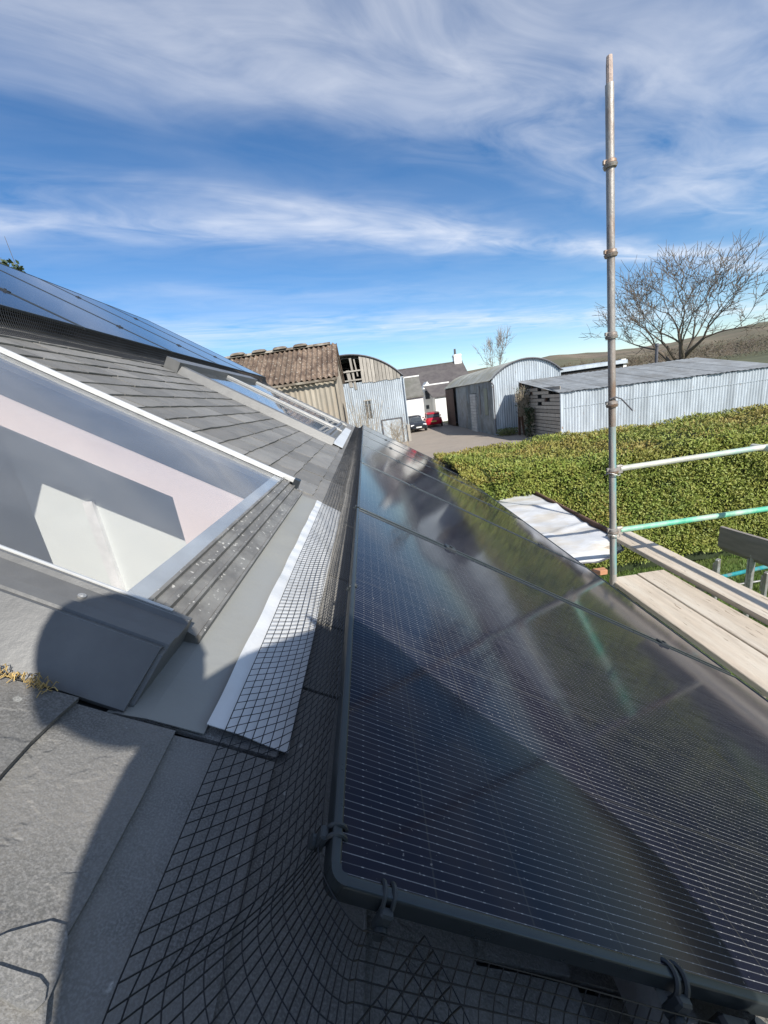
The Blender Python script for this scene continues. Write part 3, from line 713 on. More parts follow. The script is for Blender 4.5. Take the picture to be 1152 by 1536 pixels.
# ------------------------------------------------------------------ scaffold
PB = at(920, 875, 2.85); PT = at(914, 84, 2.85)
def pole_at(t): return PB + (PT - PB) * t
pole = thing('scaffold_standard', 'tall weathered steel scaffold upright with cup joints rising past the eaves', 'scaffold pole', (PB.x, PB.y, 0))
dirp = (PT - PB).normalized(); base = PB - dirp * (PB.z / dirp.z)
tpy = lambda py: (at(917, py, 2.85).z - PB.z) / (PT.z - PB.z)
mb = MB(); mb.tube([base, pole_at(tpy(126))], .0242, 16); mb.build('tube', m_pole, pole, smooth=True)
sp0 = pole_at(tpy(127)); mb = MB(); mb.tube([sp0, pole_at(.985), pole_at(1.0)], [.019, .019, .0165], 10); mb.build('spigot', m_poletop, pole, smooth=False)
mb = MB(); mb.tube([pole_at(tpy(800) * .2), pole_at(tpy(640))], .0247, 16); mb.build('paint_patch', mat('worn_teal', (.33, .31, .285), .5, .2, .3, 16, .2, 70, col2=(.12, .33, .33), stretch=(1.6, 1.6, .25)), pole, smooth=True)
for py in (247, 381, 504, 607, 707, 797):
    c = pole_at(tpy(py)); mb = MB()
    mb.tube([c - dirp * .020, c - dirp * .018, c - dirp * .002, c + dirp * .0], [.027, .036, .042, .040], 16)
    cup = mb.build('bottom_cup', m_pole, pole, smooth=True)
    mb = MB(); mb.tube([c + dirp * .001, c + dirp * .004, c + dirp * .020, c + dirp * .026], [.034, .037, .035, .027], 16); mb.build('top_cup', m_pole, cup, smooth=True)
    mb = MB(); mb.box(c.x - .045, c.x - .028, c.y - .008, c.y + .008, c.z + .004, c.z + .026); mb.build('lug', m_pole, cup)
c = pole_at(tpy(600)); mb = MB(); mb.tube([c + Vector((-.035, -.03, .01)), c + Vector((0, -.04, .02)), c + Vector((.05, -.03, 0)), c + Vector((.12, -.05, -.09))], .005, 6); mb.build('cable_tie', m_pipe, pole)
OUT = at(1152, 740, 2.85)
ox = 3.02
for nm, py, m, lab in (('guard_rail', 705, m_railg, 'pale rusty scaffold rail, higher of two crossing to the upright'), ('guard_rail', 797, m_railg2, 'bright green scaffold rail, lower of two crossing to the upright')):
    c = pole_at(tpy(py)); e = at(1152, {705: 670, 797: 763}[py], 2.85); d = (e - c).normalized(); e2 = c + d * ((ox + .17 - c.x) / d.x)
    t = thing(nm, lab, 'rail', c)
    mb = MB(); mb.tube([c + d * .055, e2], .0215, 14); tb = mb.build('tube', m, t, smooth=True)
    mb = MB(); mb.bevbox(c.x + .02, c.x + .075, c.y - .016, c.y + .016, c.z - .03, c.z + .03, .008); mb.build('end_blade', m_pole, t)
    mb = MB(); q_ = c + Vector((0, 0, 0)); mb.tube([q_ + Vector((.05 * math.cos(a), .05 * math.sin(a) * .9, .012 * math.sin(a * 2) - .03)) for a in np.linspace(0, 6.28, 22)], .004, 6); mb.build('wire_loop', m_gal, t)
mb = MB(); mb.tube([(ox + .20, 2.86, 0), (ox + .20, 2.86, 4.6)], .0242, 14); o = mb.build('scaffold_standard', m_pole, smooth=True); tag(o, 'outer scaffold upright at the far ends of the two crossing rails', 'scaffold pole')
mb = MB(); mb.tube([(ox - .08, -1.6, EYE - .73), (ox - .08, 2.95, EYE - .73)], .0242, 14); o = mb.build('guard_rail', m_railg, smooth=True); tag(o, 'long scaffold rail running parallel to the eaves outside the boards', 'rail')
mb = MB(); mb.tube([(ox + .06, -1.4, 0), (ox + .06, -1.4, 4.6)], .0242, 14); o = mb.build('scaffold_standard', m_pole, smooth=True); tag(o, 'outer scaffold upright at the other end of the long eaves rail', 'scaffold pole')
ZB = EYE - 1.65
def plank(name, x0, x1, y0, y1, z0, z1, m, label, cat='plank', irons=True):
    t = thing(name, label, cat, ((x0 + x1) / 2, (y0 + y1) / 2, z0), group=None)
    mb = MB(); ny = 10; P = []
    r = random.Random(int(x0 * 1000))
    b = .004
    sec = lambda sag: [(x0, z0 + sag), (x0, z1 - b + sag), (x0 + b, z1 + sag), ((x0 + x1) / 2, z1 + .001 + sag), (x1 - b, z1 + sag), (x1, z1 - b + sag), (x1, z0 + sag)]
    for k in range(ny):
        y = y0 + (y1 - y0) * k / (ny - 1); s_ = -.006 * math.sin(math.pi * k / (ny - 1)) + r.uniform(-.001, .001)
        P.append([(x + r.uniform(-.0015, .0015), y, z) for x, z in sec(s_)])
    mb.grid(P); mb.f = [tuple(reversed(f)) for f in mb.f]
    n_ = len(P[0]); mb.f.append(tuple(range(n_))); mb.f.append(tuple(reversed(range((ny - 1) * n_, ny * n_))))
    mb.f += [(k * n_, k * n_ + n_ - 1, (k + 1) * n_ + n_ - 1, (k + 1) * n_) for k in range(ny - 1)]
    mb.build('board', m, t, smooth=False)
    if irons:
        for y in (y0 + .02, y1 - .02):
            MB().box(x0 - .002, x1 + .002, y - .012, y + .012, z1 - .004, z1 + .003).build('end_band', m_boardg, t)
    return t
plank('scaffold_board', 1.795, 2.022, -1.2, 2.90, ZB - .038, ZB, m_board, 'pale worn scaffold board nearest the panel eaves', irons=False)
plank('scaffold_board', 2.034, 2.258, -1.2, 2.905, ZB - .038, ZB + .001, m_board, 'pale worn scaffold board in the middle, beside the raised outer board', irons=False)
plank('scaffold_board', 2.275, 2.50, -1.2, 3.72, ZB + .004, ZB + .042, m_board, 'raised outer scaffold board with a rail shadow along it', irons=False)
plank('toe_board', 2.36, 2.39, 3.75, 6.1, ZB - .06, ZB + .035, m_brown, 'narrow dark board on edge beside the white tarp', irons=False)
for k, x in enumerate((1.79, 2.02)):
    plank('scaffold_board', x, x + .225, 3.55, 6.05, ZB - .07, ZB - .032, m_board, ['hidden scaffold board under the tarp, house side', 'hidden scaffold board under the tarp, outer side'][k], irons=False)
for k, y in enumerate((-.6, 1.2, 2.7, 3.8, 5.8)):
    mb = MB(); mb.tube([(1.5, y, ZB - .099), (2.38 if y > 3 else 2.52, y, ZB - .099)], .0242, 10); o = mb.build('transom', m_pole, smooth=True)
    tag(o, 'steel transom tube under the boards, %s' % ['far behind the viewpoint', 'beside the first panel', 'close to the tall upright', 'at the near end of the tarp', 'at the far end of the tarp'][k], 'scaffold tube', 'scaffold transoms')
# brick on the corner of the board
mb = MB(); c = at(911, 858, 2.92); mb.bevbox(-.055, .055, -.03, .03, 0, .04, .004); mb.v = [(a + c.x - .02, b + 3.0, d + ZB) for a, b, d in mb.v]; o = mb.build('brick', mat('orange_brick', (.45, .22, .12), .9)); tag(o, 'small orange brick on the board end behind the upright', 'brick')
# tarp
mb = MB(); P = []
for j in range(64):
    t = j / 63; y = 3.38 + 2.75 * t; row = []
    for i in range(34):
        s_ = i / 33; x = 1.70 + .655 * s_
        yr = y + .30 * max(0, s_ - .35) ** 1.3 * (1 - t) ** 2 * 1.2
        z = ZB - .012 + .010 * math.sin(yr * 5.2 + s_ * 1.7) + .006 * math.sin(yr * 13 + s_ * 6) + .004 * math.sin(s_ * 17 + yr * 3) + .007 * math.sin(yr * 2.6 + 1)
        z += .022 * math.exp(-((yr - 4.0 - .25 * s_) / .05) ** 2) + .018 * math.exp(-((yr - 5.2 + .2 * s_) / .07) ** 2)
        if j < 5: z -= .10 * ((5 - j) / 5) ** 2 * (.5 + .5 * s_)
        if j > 58: z += .03 * math.sin((j - 58) / 5 * 1.5)
        row.append((x, yr, z))
    P.append(row)
mb.grid(P); mb.f = [tuple(reversed(f)) for f in mb.f]
o = mb.build('tarpaulin', m_tarp, smooth=True); md = o.modifiers.new('thick', 'SOLIDIFY'); md.thickness = .003
tag(o, 'crumpled white sheet spread over boards past the upright', 'tarp')
mb = MB(); e_ = [P[0][i] for i in range(34)]; mb.tube([(x, y - .006, z + .004) for x, y, z in e_] + [P[k][33] for k in range(1, 10)], .009, 6); o = mb.build('rope', m_pipe, smooth=True); tag(o, 'dark cord along the near edge of the white sheet', 'cord')
# lower staging to the right
a = at(1080, 790, 4.25); b = at(1080, 826, 4.25); hgt = a.z - b.z
yb = lambda t: 4.25 - 2.2 * t
t = thing('toe_board', 'grey board on edge over the lawn above short posts', 'plank', (a.x, 3.2, 0))
mb = MB(); mb.prism([(a.x, 4.25, a.z), (a.x + .02, 4.28, b.z + .06), (a.x + .06, 4.25, b.z), (a.x + .20, 2.4, b.z), (a.x + .20, 2.4, a.z)], (.038, .01, 0)); mb.build('board', m_boardg, t)
for k, (px, p0, p1, Y) in enumerate([(1077, 839, 990, 4.3), (1130, 831, 990, 3.9), (1150, 858, 990, 4.1)]):
    c = at(px, p0, Y); t = thing('short_post', ['short grey post at the left end of the teal tube', 'taller grey post carrying the board on edge', 'short grey post past the taller one'][k], 'post', (c.x, Y, 0), .5)
    MB().bevbox(-.036, .036, -.02, .02, 0, c.z, .006).build('upright', m_gal, t, local=True)
    MB().box(-.040, .040, .0205, .034, .4, c.z - .05).build('back_strip', m_gal, t, local=True)
c0 = at(1070, 868, 4.4); c1 = at(1150, 850, 4.15)
mb = MB(); mb.tube([c0, c1 + (c1 - c0) * .6], .0242, 12); o = mb.build('ledger_tube', m_teal, smooth=True); tag(o, 'teal painted tube between the short grey posts over the lawn', 'scaffold tube')
c0 = at(1085, 880, 4.5); c1 = at(1130, 873, 4.4)
mb = MB(); mb.tube([c0, c1 + (c1 - c0)], .013, 10); o = mb.build('thin_tube', m_gal, smooth=True); tag(o, 'thin pale tube below the teal one, between the posts', 'scaffold tube')

# ------------------------------------------------------------------ hedge
hx0, hx1, hy0, hy1, hz = 1.30, 15.0, 5.78, 8.45, 1.98
hed = thing('hedge', 'broad clipped evergreen hedge with golden sunlit top beyond the scaffold', 'hedge', (8, 7.1, 0))
def hsec(t):
    """closed section over the hedge: returns (y, z, outward)"""
    if t < .42: f = t / .42; return (hy0 - .10 + .12 * f, .06 + (hz - .30) * f)
    if t < .52: f = (t - .42) / .10; a = f * math.pi / 2; return (hy0 + .02 + .26 * (1 - math.cos(a)), hz - .24 + .24 * math.sin(a))
    if t < .86: f = (t - .52) / .34; return (hy0 + .28 + (hy1 - hy0 - .5) * f, hz + .02 * math.sin(f * 5))
    f = (t - .86) / .14; return (hy1 - .22 + .22 * math.sin(f * 1.57), hz - 1.2 * f * f)
def lump(x, t): return .05 * math.sin(x * 1.7 + t * 9) + .04 * math.sin(x * 4.3 - t * 17) + .03 * math.sin(x * 9.1 + t * 31)
P = []
for i in range(90):
    x = hx0 + .08 + (hx1 - hx0) * i / 89; row = []
    for j in range(40):
        y, z = hsec(j / 39); l_ = lump(x, j / 39); row.append((x, y + .06 - l_ * .6, z - .05 + l_ * .6))
    P.append(row)
mb = MB(); mb.grid(P); n_ = 40
mb.f.append(tuple(range(n_))); mb.build('core', m_hcore, hed)
NL = 210000
X = hx0 + (hx1 - hx0) * rng.random(NL) ** 1.25; T = rng.random(NL)
Tt = np.where(rng.random(NL) < .62, .03 + .45 * T, .44 + .48 * T)
V = {0: [], 1: []}; Fc = {0: [], 1: []}
for i in range(NL):
    x = X[i]; t = Tt[i]; y, z = hsec(t); l_ = lump(x, t)
    y += -l_ * .6; z += l_ * .6
    if t < .42: nrm = Vector((0, -1, .1))
    elif t < .52: nrm = Vector((0, -1, 1))
    elif t < .86: nrm = Vector((0, 0, 1))
    else: nrm = Vector((0, 1, .8))
    nrm.normalize(); g = rng.normal(size=3); d = (nrm * .75 + Vector(g) * .55).normalized()
    tang = Vector(rng.normal(size=3)); tang = (tang - d * tang.dot(d)).normalized(); bt = d.cross(tang)
    off = nrm * (rng.random() * .11 - .05); ln = .018 + .019 * rng.random(); wd = ln * .36
    p = Vector((x, y, z)) + off
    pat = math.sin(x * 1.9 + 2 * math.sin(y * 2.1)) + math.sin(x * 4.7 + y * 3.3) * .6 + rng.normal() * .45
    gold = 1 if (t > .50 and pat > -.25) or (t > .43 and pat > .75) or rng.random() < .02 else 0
    # a browner patch on the face
    if abs(x - 3.3) < .45 and .15 < t < .33 and rng.random() < .35: gold = 1
    vv = V[gold]; b = len(vv)
    if ln + abs(off.length) > 0:
        tip = tang * ln + nrm * ln * .5
        vv += [tuple(p - bt * wd), tuple(p + bt * wd), tuple(p + tip + bt * wd * .5), tuple(p + tip - bt * wd * .5)]; Fc[gold].append((b, b + 1, b + 2, b + 3))
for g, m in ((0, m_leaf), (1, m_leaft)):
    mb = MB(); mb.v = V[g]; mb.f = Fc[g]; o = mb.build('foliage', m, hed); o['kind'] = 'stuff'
# grass blades on the lawn in view
mb = MB()
for i in range(16000):
    x = 3.0 + 4.2 * rng.random(); y = 3.0 + 2.9 * rng.random(); h = .04 + .05 * rng.random(); a = rng.random() * 6.28; w = .006
    lx, ly = rng.normal() * .02, rng.normal() * .02
    mb.add([(x - math.cos(a) * w, y - math.sin(a) * w, 0), (x + math.cos(a) * w, y + math.sin(a) * w, 0), (x + lx, y + ly, h)], [(0, 1, 2)])
o = mb.build('grass', mat('grass_blade', (.10, .17, .03), .6, 0, .4, 2, col2=(.17, .21, .05))); tag(o, 'short lawn grass in front of the hedge', 'grass', None, 'stuff')

# ------------------------------------------------------------------ farm buildings
def corr(width, zt, pitch=.15, amp=.022, z0=0.0, per=6):
    """corrugated sheet mesh in local x/z, facing -y; zt: height or function of x"""
    n = max(6, int(round(width / pitch * per))); top = []; bot = []
    for i in range(n + 1):
        x = width * i / n; y = amp * math.sin(2 * math.pi * x / pitch)
        bot.append((x, y, z0)); top.append((x, y, zt(x) if callable(zt) else zt))
    mb = MB(); mb.grid([bot, top]); return mb
def wall_frame(A, B, z=0.0):
    d = Vector((B[0] - A[0], B[1] - A[1], 0)); a = math.atan2(d.y, d.x)
    return Matrix.Translation((A[0], A[1], z)) @ Matrix.Rotation(a, 4, 'Z'), d.length
def sheets(parent, A, B, zt, m, n, nm='wall_sheet', z0=0.0, pitch=.15, amp=.022, skip=None):
    """n sheets side by side from A to B; zt height or function of distance"""
    Mw, ln = wall_frame(A, B); inv = WM[parent.name].inverted(); w = ln / n; shared = None
    for i in range(n):
        if skip and skip(i * w, (i + 1) * w): continue
        if callable(zt): me = corr(w + .03, lambda x: zt(min(ln, i * w + x)), pitch, amp, z0).mesh(nm, m, True)
        else:
            if shared is None: shared = corr(w + .03, zt, pitch, amp, z0).mesh(nm, m, True)
            me = shared
        link(nm, me, parent, inv @ Mw @ Matrix.Translation((i * w, -.006 * (i % 2), random.uniform(-.02, .02) if not callable(zt) else 0)))
# --- long low shed on the right
A = Vector((9.76, 20.0)); B = Vector((20.9, 20.0)); DEPTH = 5.5; EH = 2.40; EH2 = 2.17; RH = 3.23; RH2 = 3.14
shed = thing('long_shed', 'long low corrugated metal shed with grey roof behind the hedge', 'shed', (15, 22.5, 0))
sheets(shed, (A.x, A.y), (B.x, B.y), lambda d: EH + (EH2 - EH) * d / 11.14, m_tin, 15)
MB().prism([(A.x, A.y + .05, 0), (B.x, A.y + .05, 0), (B.x, A.y + .05, EH2 - .02), (A.x, A.y + .05, EH - .02)], (0, .04, 0)).build('inner_wall', m_darkin, shed)
def roof_sheets(parent, E0, E1, R0, R1, n, m, nm='roof_sheet', pitch=.15, amp=.02, over=.0):
    """corrugated roof plane between eave E0-E1 and ridge R0-R1; corrugations run up the slope"""
    E0, E1, R0, R1 = map(Vector, (E0, E1, R0, R1)); nz = (E1 - E0).cross(R0 - E0).normalized()
    if nz.z < 0: nz = -nz
    for i in range(n):
        mb = MB(); a = []; b = []; c = int(max(6, round((E1 - E0).length / n / pitch * 6)))
        lift = .008 * (i % 2) + random.uniform(0, .006); dr = random.uniform(-.03, .03)
        for k in range(c + 2):
            f_ = (i + k / c) / n; w = amp * math.sin(2 * math.pi * f_ * (E1 - E0).length / pitch) + lift
            e = E0.lerp(E1, f_); r = R0.lerp(R1, f_); d = (r - e).normalized()
            a.append(e - d * (over + dr) + nz * w); b.append(r + nz * w)
        mb.grid([a, b]); o = mb.build(nm, m, parent, smooth=True)
roof_sheets(shed, (A.x - .18, A.y, EH + .04), (B.x + .1, A.y, EH2 + .04), (A.x - .18, A.y + DEPTH, RH), (B.x + .1, A.y + DEPTH, RH2), 15, m_tinroof, over=.12, pitch=.30, amp=.012)
MB().prism([(A.x, A.y + DEPTH, 0), (B.x, A.y + DEPTH, 0), (B.x, A.y + DEPTH, RH2 - .06), (A.x, A.y + DEPTH, RH - .06)], (0, .06, 0)).build('back_wall', m_tin, shed)
MB().prism([(B.x, A.y + .1, 0), (B.x, A.y + DEPTH, 0), (B.x, A.y + DEPTH, RH2 - .06), (B.x, A.y + .1, EH2 - .03)], (.06, 0, 0)).build('end_wall', m_tin, shed)
MB().box(A.x - .06, A.x + .05, A.y - .05, A.y + .045, 0, EH - .01).build('corner_post', m_tin, shed)
perp = Vector((0, 1))
for k in range(15):
    x0_ = A.x + k * 11.14 / 15
    mb = MB(); mb.prism([(x0_ + .01, A.y - .030, 1.62 - .02 * k / 15), (x0_ + .735, A.y - .030, 1.62 - .02 * (k + 1) / 15), (x0_ + .735, A.y - .034, 1.645 - .02 * (k + 1) / 15), (x0_ + .01, A.y - .034, 1.645 - .02 * k / 15)], (0, .008, 0)); mb.build('lap_strip', m_tin, shed)
# slatted wooden end, with gaps near the top
n_sl = 15
for k in range(n_sl):
    z0 = .03 + k * .195
    if z0 > 2.75: break
    f0, f1 = .01, .99
    zt_ = lambda f_: EH + (RH - EH) * f_ - .08
    segs = [(0.012, 1.0)] if k < 9 else ([(0.012, .40), (.50, 1.0)] if k % 2 else ([(.012, .22), (.34, 1.0)] if k < 12 else [(.25, .62), (.7, 1.0)]))
    for s0, s1 in segs:
        p0 = A + perp * DEPTH * s0; p1 = A + perp * DEPTH * s1; j_ = random.uniform(-.03, .03) * (1 if k > 6 else .3)
        MB().prism([(p0.x - .03, p0.y, z0), (p1.x - .03, p1.y, z0 + j_), (p1.x - .03, p1.y, z0 + j_ + .165), (p0.x - .03, p0.y, z0 + .165)], (.03, 0, 0)).build('slat', m_plank, shed)
for f_ in (.33, .66, .98):
    p = A + perp * DEPTH * f_; MB().box(p.x + .01, p.x + .11, p.y - .05, p.y + .05, 0, EH + (RH - EH) * f_ - .1).build('post', m_brown, shed)
c = at(985, 530, 26.2); mb = MB(); zt_ = at(985, 519, 26.2).z; mb.tube([(c.x, c.y, 2.0), (c.x, c.y, zt_)], .085, 12); mb.tube([(c.x, c.y, zt_), (c.x, c.y, zt_ + .16)], [.13, .10], 12); mb.build('flue', m_pipe, shed, smooth=True)

m_tinshade = mat('dull_shaded_tin', (.21, .235, .25), .6, .1, .25, 2.5, .1, 30, col2=(.15, .155, .15), rnd=.12)  # dull tin for the barn's left side, with its shade put into the colour
# --- arched barn
bx0, bx1, by0, by1 = 8.33, 12.85, 26.4, 41.5; be, ba = 3.58, 4.56
def arch(x0, x1, e, a):
    h = a - e; w = (x1 - x0) / 2; R_ = (w * w + h * h) / (2 * h); cx_ = (x0 + x1) / 2
    return lambda x: a - R_ + math.sqrt(max(0, R_ * R_ - (x - cx_) ** 2))
barn = thing('arched_barn', 'pale corrugated barn with an arched roof and a shaded plank side', 'barn', (10.6, 34, 0))
fa = arch(bx0, bx1, be, ba)
sheets(barn, (bx0, by0), (bx1, by0), lambda d: fa(bx0 + d), m_tin, 6)
def arch_roof(parent, x0, x1, y0, y1, e, a, m, n, over=.15):
    f_ = arch(x0, x1, e, a); w = (y1 - y0) / n
    for i in range(n):
        mb = MB(); P = []
        for k in range(int(w / .15 * 5) + 2):
            y = y0 + i * w + k * .03
            if y > y0 + (i + 1) * w + .04: break
            s_ = .018 * math.sin(2 * math.pi * y / .15) + .006 * (i % 2)
            P.append([(x0 - over + (x1 - x0 + 2 * over) * j / 20, y, f_(min(max(x0 - over + (x1 - x0 + 2 * over) * j / 20, x0), x1)) + .03 + s_ - (.07 if j in (0, 20) else 0)) for j in range(21)])
        mb.grid(P); mb.f = [tuple(reversed(q4)) for q4 in mb.f]; mb.build('roof_sheet', m, parent, smooth=True)
arch_roof(barn, bx0, bx1, by0 - .12, by1, be, ba, m_tinroof2, 14)
mb = MB(); mb.tube([(bx0 + (bx1 - bx0) * k / 24, by0 - .13, fa(bx0 + (bx1 - bx0) * k / 24) + .02) for k in range(25)], .045, 8); mb.build('verge_trim', m_pipe, barn, smooth=True)
# left side: near two thirds tin/planks, then open bays with doors
for k in range(9):
    y0_ = by0 + .02 + k * .76
    if k in (5, 6): continue
    Mw, ln = wall_frame((bx0, y0_ + .75), (bx0, y0_)); me = corr(.76, be - .06).mesh('wall_sheet', m_tinshade, True); link('wall_sheet', me, barn, WM[barn.name].inverted() @ Mw)
for r_ in range(13):
    for c_ in range(2):
        y0_ = by0 + 3.80 + c_ * .74 + (.0 if r_ % 2 else .02); MB().bevbox(bx0 - .12, bx0 + .10, y0_, y0_ + .72, r_ * .215 + .01, r_ * .215 + .20, .01).build('block', m_block, barn)
MB().box(bx0 + .0, bx0 + .06, by0 + 3.8, by0 + 5.3, 2.82, be - .05).build('panel', m_tinshade, barn)
MB().box(bx0 - .05, bx0 - .026, by0 + 1.0, by0 + 1.75, 1.3, 3.1).build('window', mat('green_window', (.12, .15, .12), .5), barn)
MB().box(bx0 - .05, bx0 - .026, by0 + 2.75, by0 + 3.0, 1.3, 3.3).build('door_track', m_pipe, barn)
MB().box(bx0 + .1, bx0 + .16, by0 + 7.0, by0 + 11.0, 0, be - .1).build('sliding_door', m_tinshade, barn)
for k in range(9): MB().box(bx0 - .1, bx0 - .06, by0 + 11.2 + k * .4, by0 + 11.58 + k * .4, .05, be - .15).build('board', m_brown, barn)
MB().box(bx0 + 1.2, bx0 + 1.25, by0 + .3, by1, 0, be - .2).build('inner_wall', m_darkin, barn)
MB().box(bx1 - .05, bx1, by0 + .05, by1, 0, be).build('far_wall', m_tin, barn)
MB().box(bx0, bx1, by1 - .05, by1, 0, be).build('back_wall', m_tin, barn)
mb = MB(); mb.tube([(bx0 - .08, by0 - .1, be - .15), (bx0 + .06, by0 - .14, be - .35), (bx0 + .06, by0 - .14, .1)], .045, 10); mb.build('downpipe', m_pipe, barn, smooth=True)
# leaning timbers and rusty door between barn and shed
for k, (x, y, h, ln) in enumerate([(9.35, 24.6, 2.5, .15), (9.6, 24.4, 2.3, -.2), (9.9, 24.2, 2.6, .1)]):
    t = thing('leaning_timber', ['dark timber leaning beside the barn front, nearest the barn', 'dark timber leaning in the middle of the gap before the barn', 'dark timber leaning next to the slatted shed end'][k], 'timber', (x, y, 0))
    MB().prism([(x - .07, y, 0), (x + .07, y, 0), (x + .07 + ln, y + .3, h), (x - .07 + ln, y + .3, h)], (0, .10, 0)).build('beam', m_brown, t)
MB().box(9.75, 9.8, 24.7, 24.75, 0, .01)
t = thing('rusty_door', 'rusty red door between the arched barn and the slatted shed end', 'door', (10.1, 25.2, 0)); MB().box(9.75, 10.5, 25.2, 25.25, .05, 1.75).build('leaf', m_rust, t); MB().box(9.75, 10.5, 25.17, 25.198, .8, .92).build('ledge', m_brown, t)

# --- blue-grey dutch barn
dx0, dx1, dy0 = -5.3, 3.05, 30.5; de, da = 4.86, 6.75
dut = thing('dutch_barn', 'tall pale-blue dutch barn with broken planked gable top', 'barn', (-1, 36, 0))
fd = arch(dx0, dx1, de, da)
sheets(dut, (dx0, dy0), (dx1, dy0), 4.80, m_tin, 11)
x = .05; r_ = random.Random(4)
while x < dx1 - .15:
    w = .26; zt1 = fd(x + .02) - .06; zt2 = fd(min(dx1, x + w)) - .06
    if zt2 > 4.9: MB().prism([(x, dy0 - .06, 4.72 - r_.random() * .1), (x + w - .03, dy0 - .06, 4.72 - r_.random() * .1), (x + w - .03, dy0 - .06, zt2), (x, dy0 - .06, zt1)], (0, .04, 0)).build('plank', m_plank, dut)
    x += w
for (xa, z0, z1, wd) in [(-.55, 4.3, 6.5, .16), (-.9, 4.5, 5.7, .25), (-.25, 5.2, 6.4, .10)]:
    MB().prism([(xa, dy0 - .05, z0), (xa + wd, dy0 - .05, z0), (xa + wd - .12, dy0 - .05, z1), (xa - .12, dy0 - .05, z1)], (0, .05, 0)).build('broken_plank', m_plank, dut)
for (xa, xb, z) in [(-1.2, .1, 5.55), (-1.2, .1, 4.92)]: MB().box(xa, xb, dy0 - .12, dy0 - .065, z, z + .10).build('girt', m_plank, dut)
arch_roof(dut, dx0, dx1, dy0 - .1, dy0 + 9, de, da, m_tinroof, 8, .1)
MB().box(dx0, dx1, dy0 + 8.9, dy0 + 9, 0, de).build('back_wall', m_darkin, dut)
MB().prism([(dx0 + .1, dy0 + 4.0, 0), (dx1 - .1, dy0 + 4.0, 0)] + [(dx1 - .1 - (dx1 - dx0 - .2) * k / 16, dy0 + 4.0, fd(dx1 - .1 - (dx1 - dx0 - .2) * k / 16) - .15) for k in range(17)], (0, .05, 0)).build('hay_partition', m_darkin, dut)
sheets(dut, (dx1, dy0 + .02), (dx1, dy0 + 9), de - .05, m_tin, 8)
mb = MB(); mb.tube([(dx0 + (dx1 - dx0) * k / 30, dy0 - .11, fd(dx0 + (dx1 - dx0) * k / 30) + .01) for k in range(31)], .05, 8); mb.build('verge_trim', m_pipe, dut, smooth=True)
mb = MB(); mb.tube([(dx1 + .05, dy0 - .10, de - .1), (dx1 + .02, dy0 - .12, de - .5), (dx1 + .02, dy0 - .12, 1.2)], .05, 10); mb.build('downpipe', m_tin, dut, smooth=True)
MB().box(dx1 - .10, dx1 + .10, dy0 - .16, dy0 - .05, 0, 1.3).build('corner_post', m_plank, dut)
w0 = at(546, 602, dy0); w1 = at(561, 626, dy0)
wn = MB().box(w0.x, w1.x - .05, dy0 - .045, dy0 - .028, w1.z, w0.z).build('window', m_win, dut)
for xa in (w0.x, (w0.x + w1.x) / 2 - .03, w1.x - .07): MB().box(xa - .03, xa + .03, dy0 - .075, dy0 - .0455, w1.z, w0.z).build('frame', m_tin, wn)
MB().box(w0.x - .04, w1.x, dy0 - .085, dy0 - .048, w0.z, w0.z + .07).build('frame', m_plank, wn)
d0 = at(573, 631, dy0); d1 = at(602, 627, dy0)
dr = MB().box(d0.x, d1.x, dy0 - .05, dy0 - .03, .05, d0.z).build('door', m_tin, dut)
for (a0, a1, z0, z1) in [(d0.x - .05, d0.x + .03, .05, d0.z), (d1.x - .03, d1.x + .05, .05, d0.z), (d0.x - .05, d1.x + .05, d0.z, d0.z + .07)]: MB().box(a0, a1, dy0 - .10, dy0 - .052, z0, z1).build('frame', m_pipe, dr)

# --- brown-roofed barn
ex0, ex1, ey0, eyr = -13.0, -1.22, 20.0, 23.0; ee, er = 4.63, 6.55
brn = thing('brown_roof_barn', 'old barn with mossy brown corrugated roof and weathered ribbed walls', 'barn', (-7, 23, 0))
sheets(brn, (ex0, ey0), (ex1, ey0), ee - .04, m_asb, 12, pitch=.26, amp=.035)
roof_sheets(brn, (ex0, ey0 - .25, ee), (ex1 + .15, ey0 - .25, ee), (ex0, eyr, er), (ex1 + .15, eyr, er), 11, m_asbroof, pitch=.26, amp=.055)
roof_sheets(brn, (ex0, 2 * eyr - ey0 + .25, ee), (ex1 + .15, 2 * eyr - ey0 + .25, ee), (ex0, eyr, er), (ex1 + .15, eyr, er), 11, m_asbroof, pitch=.26, amp=.055)
gb = 2 * eyr - ey0
def gz(d): return ee - .1 + (er - ee) * (1 - abs(d - (eyr - ey0)) / (eyr - ey0))
sheets(brn, (ex1, ey0 + .02), (ex1, gb), gz, m_asb, 6, pitch=.26, amp=.03)
MB().prism([(ex1 + .05, ey0 - .22, ee - .03), (ex1 + .05, eyr, er - .05), (ex1 + .05, eyr, er - .28), (ex1 + .05, ey0 - .22, ee - .22)], (.035, 0, 0)).build('verge_board', m_asb, brn)
MB().prism([(ex1 + .05, gb + .22, ee - .03), (ex1 + .05, eyr + .01, er - .05), (ex1 + .05, eyr + .01, er - .28), (ex1 + .05, gb + .22, ee - .22)], (.035, 0, 0)).build('verge_board', m_asb, brn)
MB().box(ex1 - .04, ex1 + .08, ey0 - .10, ey0 - .04, 0, ee - .1).build('corner_board', m_asb, brn)
MB().box(ex0, ex1 + .1, ey0 - .33, ey0 - .26, ee - .14, ee - .04).build('eaves_gutter', m_ridge, brn)
MB().prism([(ex1 + .04, ey0 + 2.2, 0), (ex1 + .04, ey0 + 3.2, 0), (ex1 + .04, ey0 + 3.0, 3.2), (ex1 + .04, ey0 + 2.2, 3.4)], (.03, 0, 0)).build('opening', m_darkin, brn)
k = 0; x = ex1 - .15
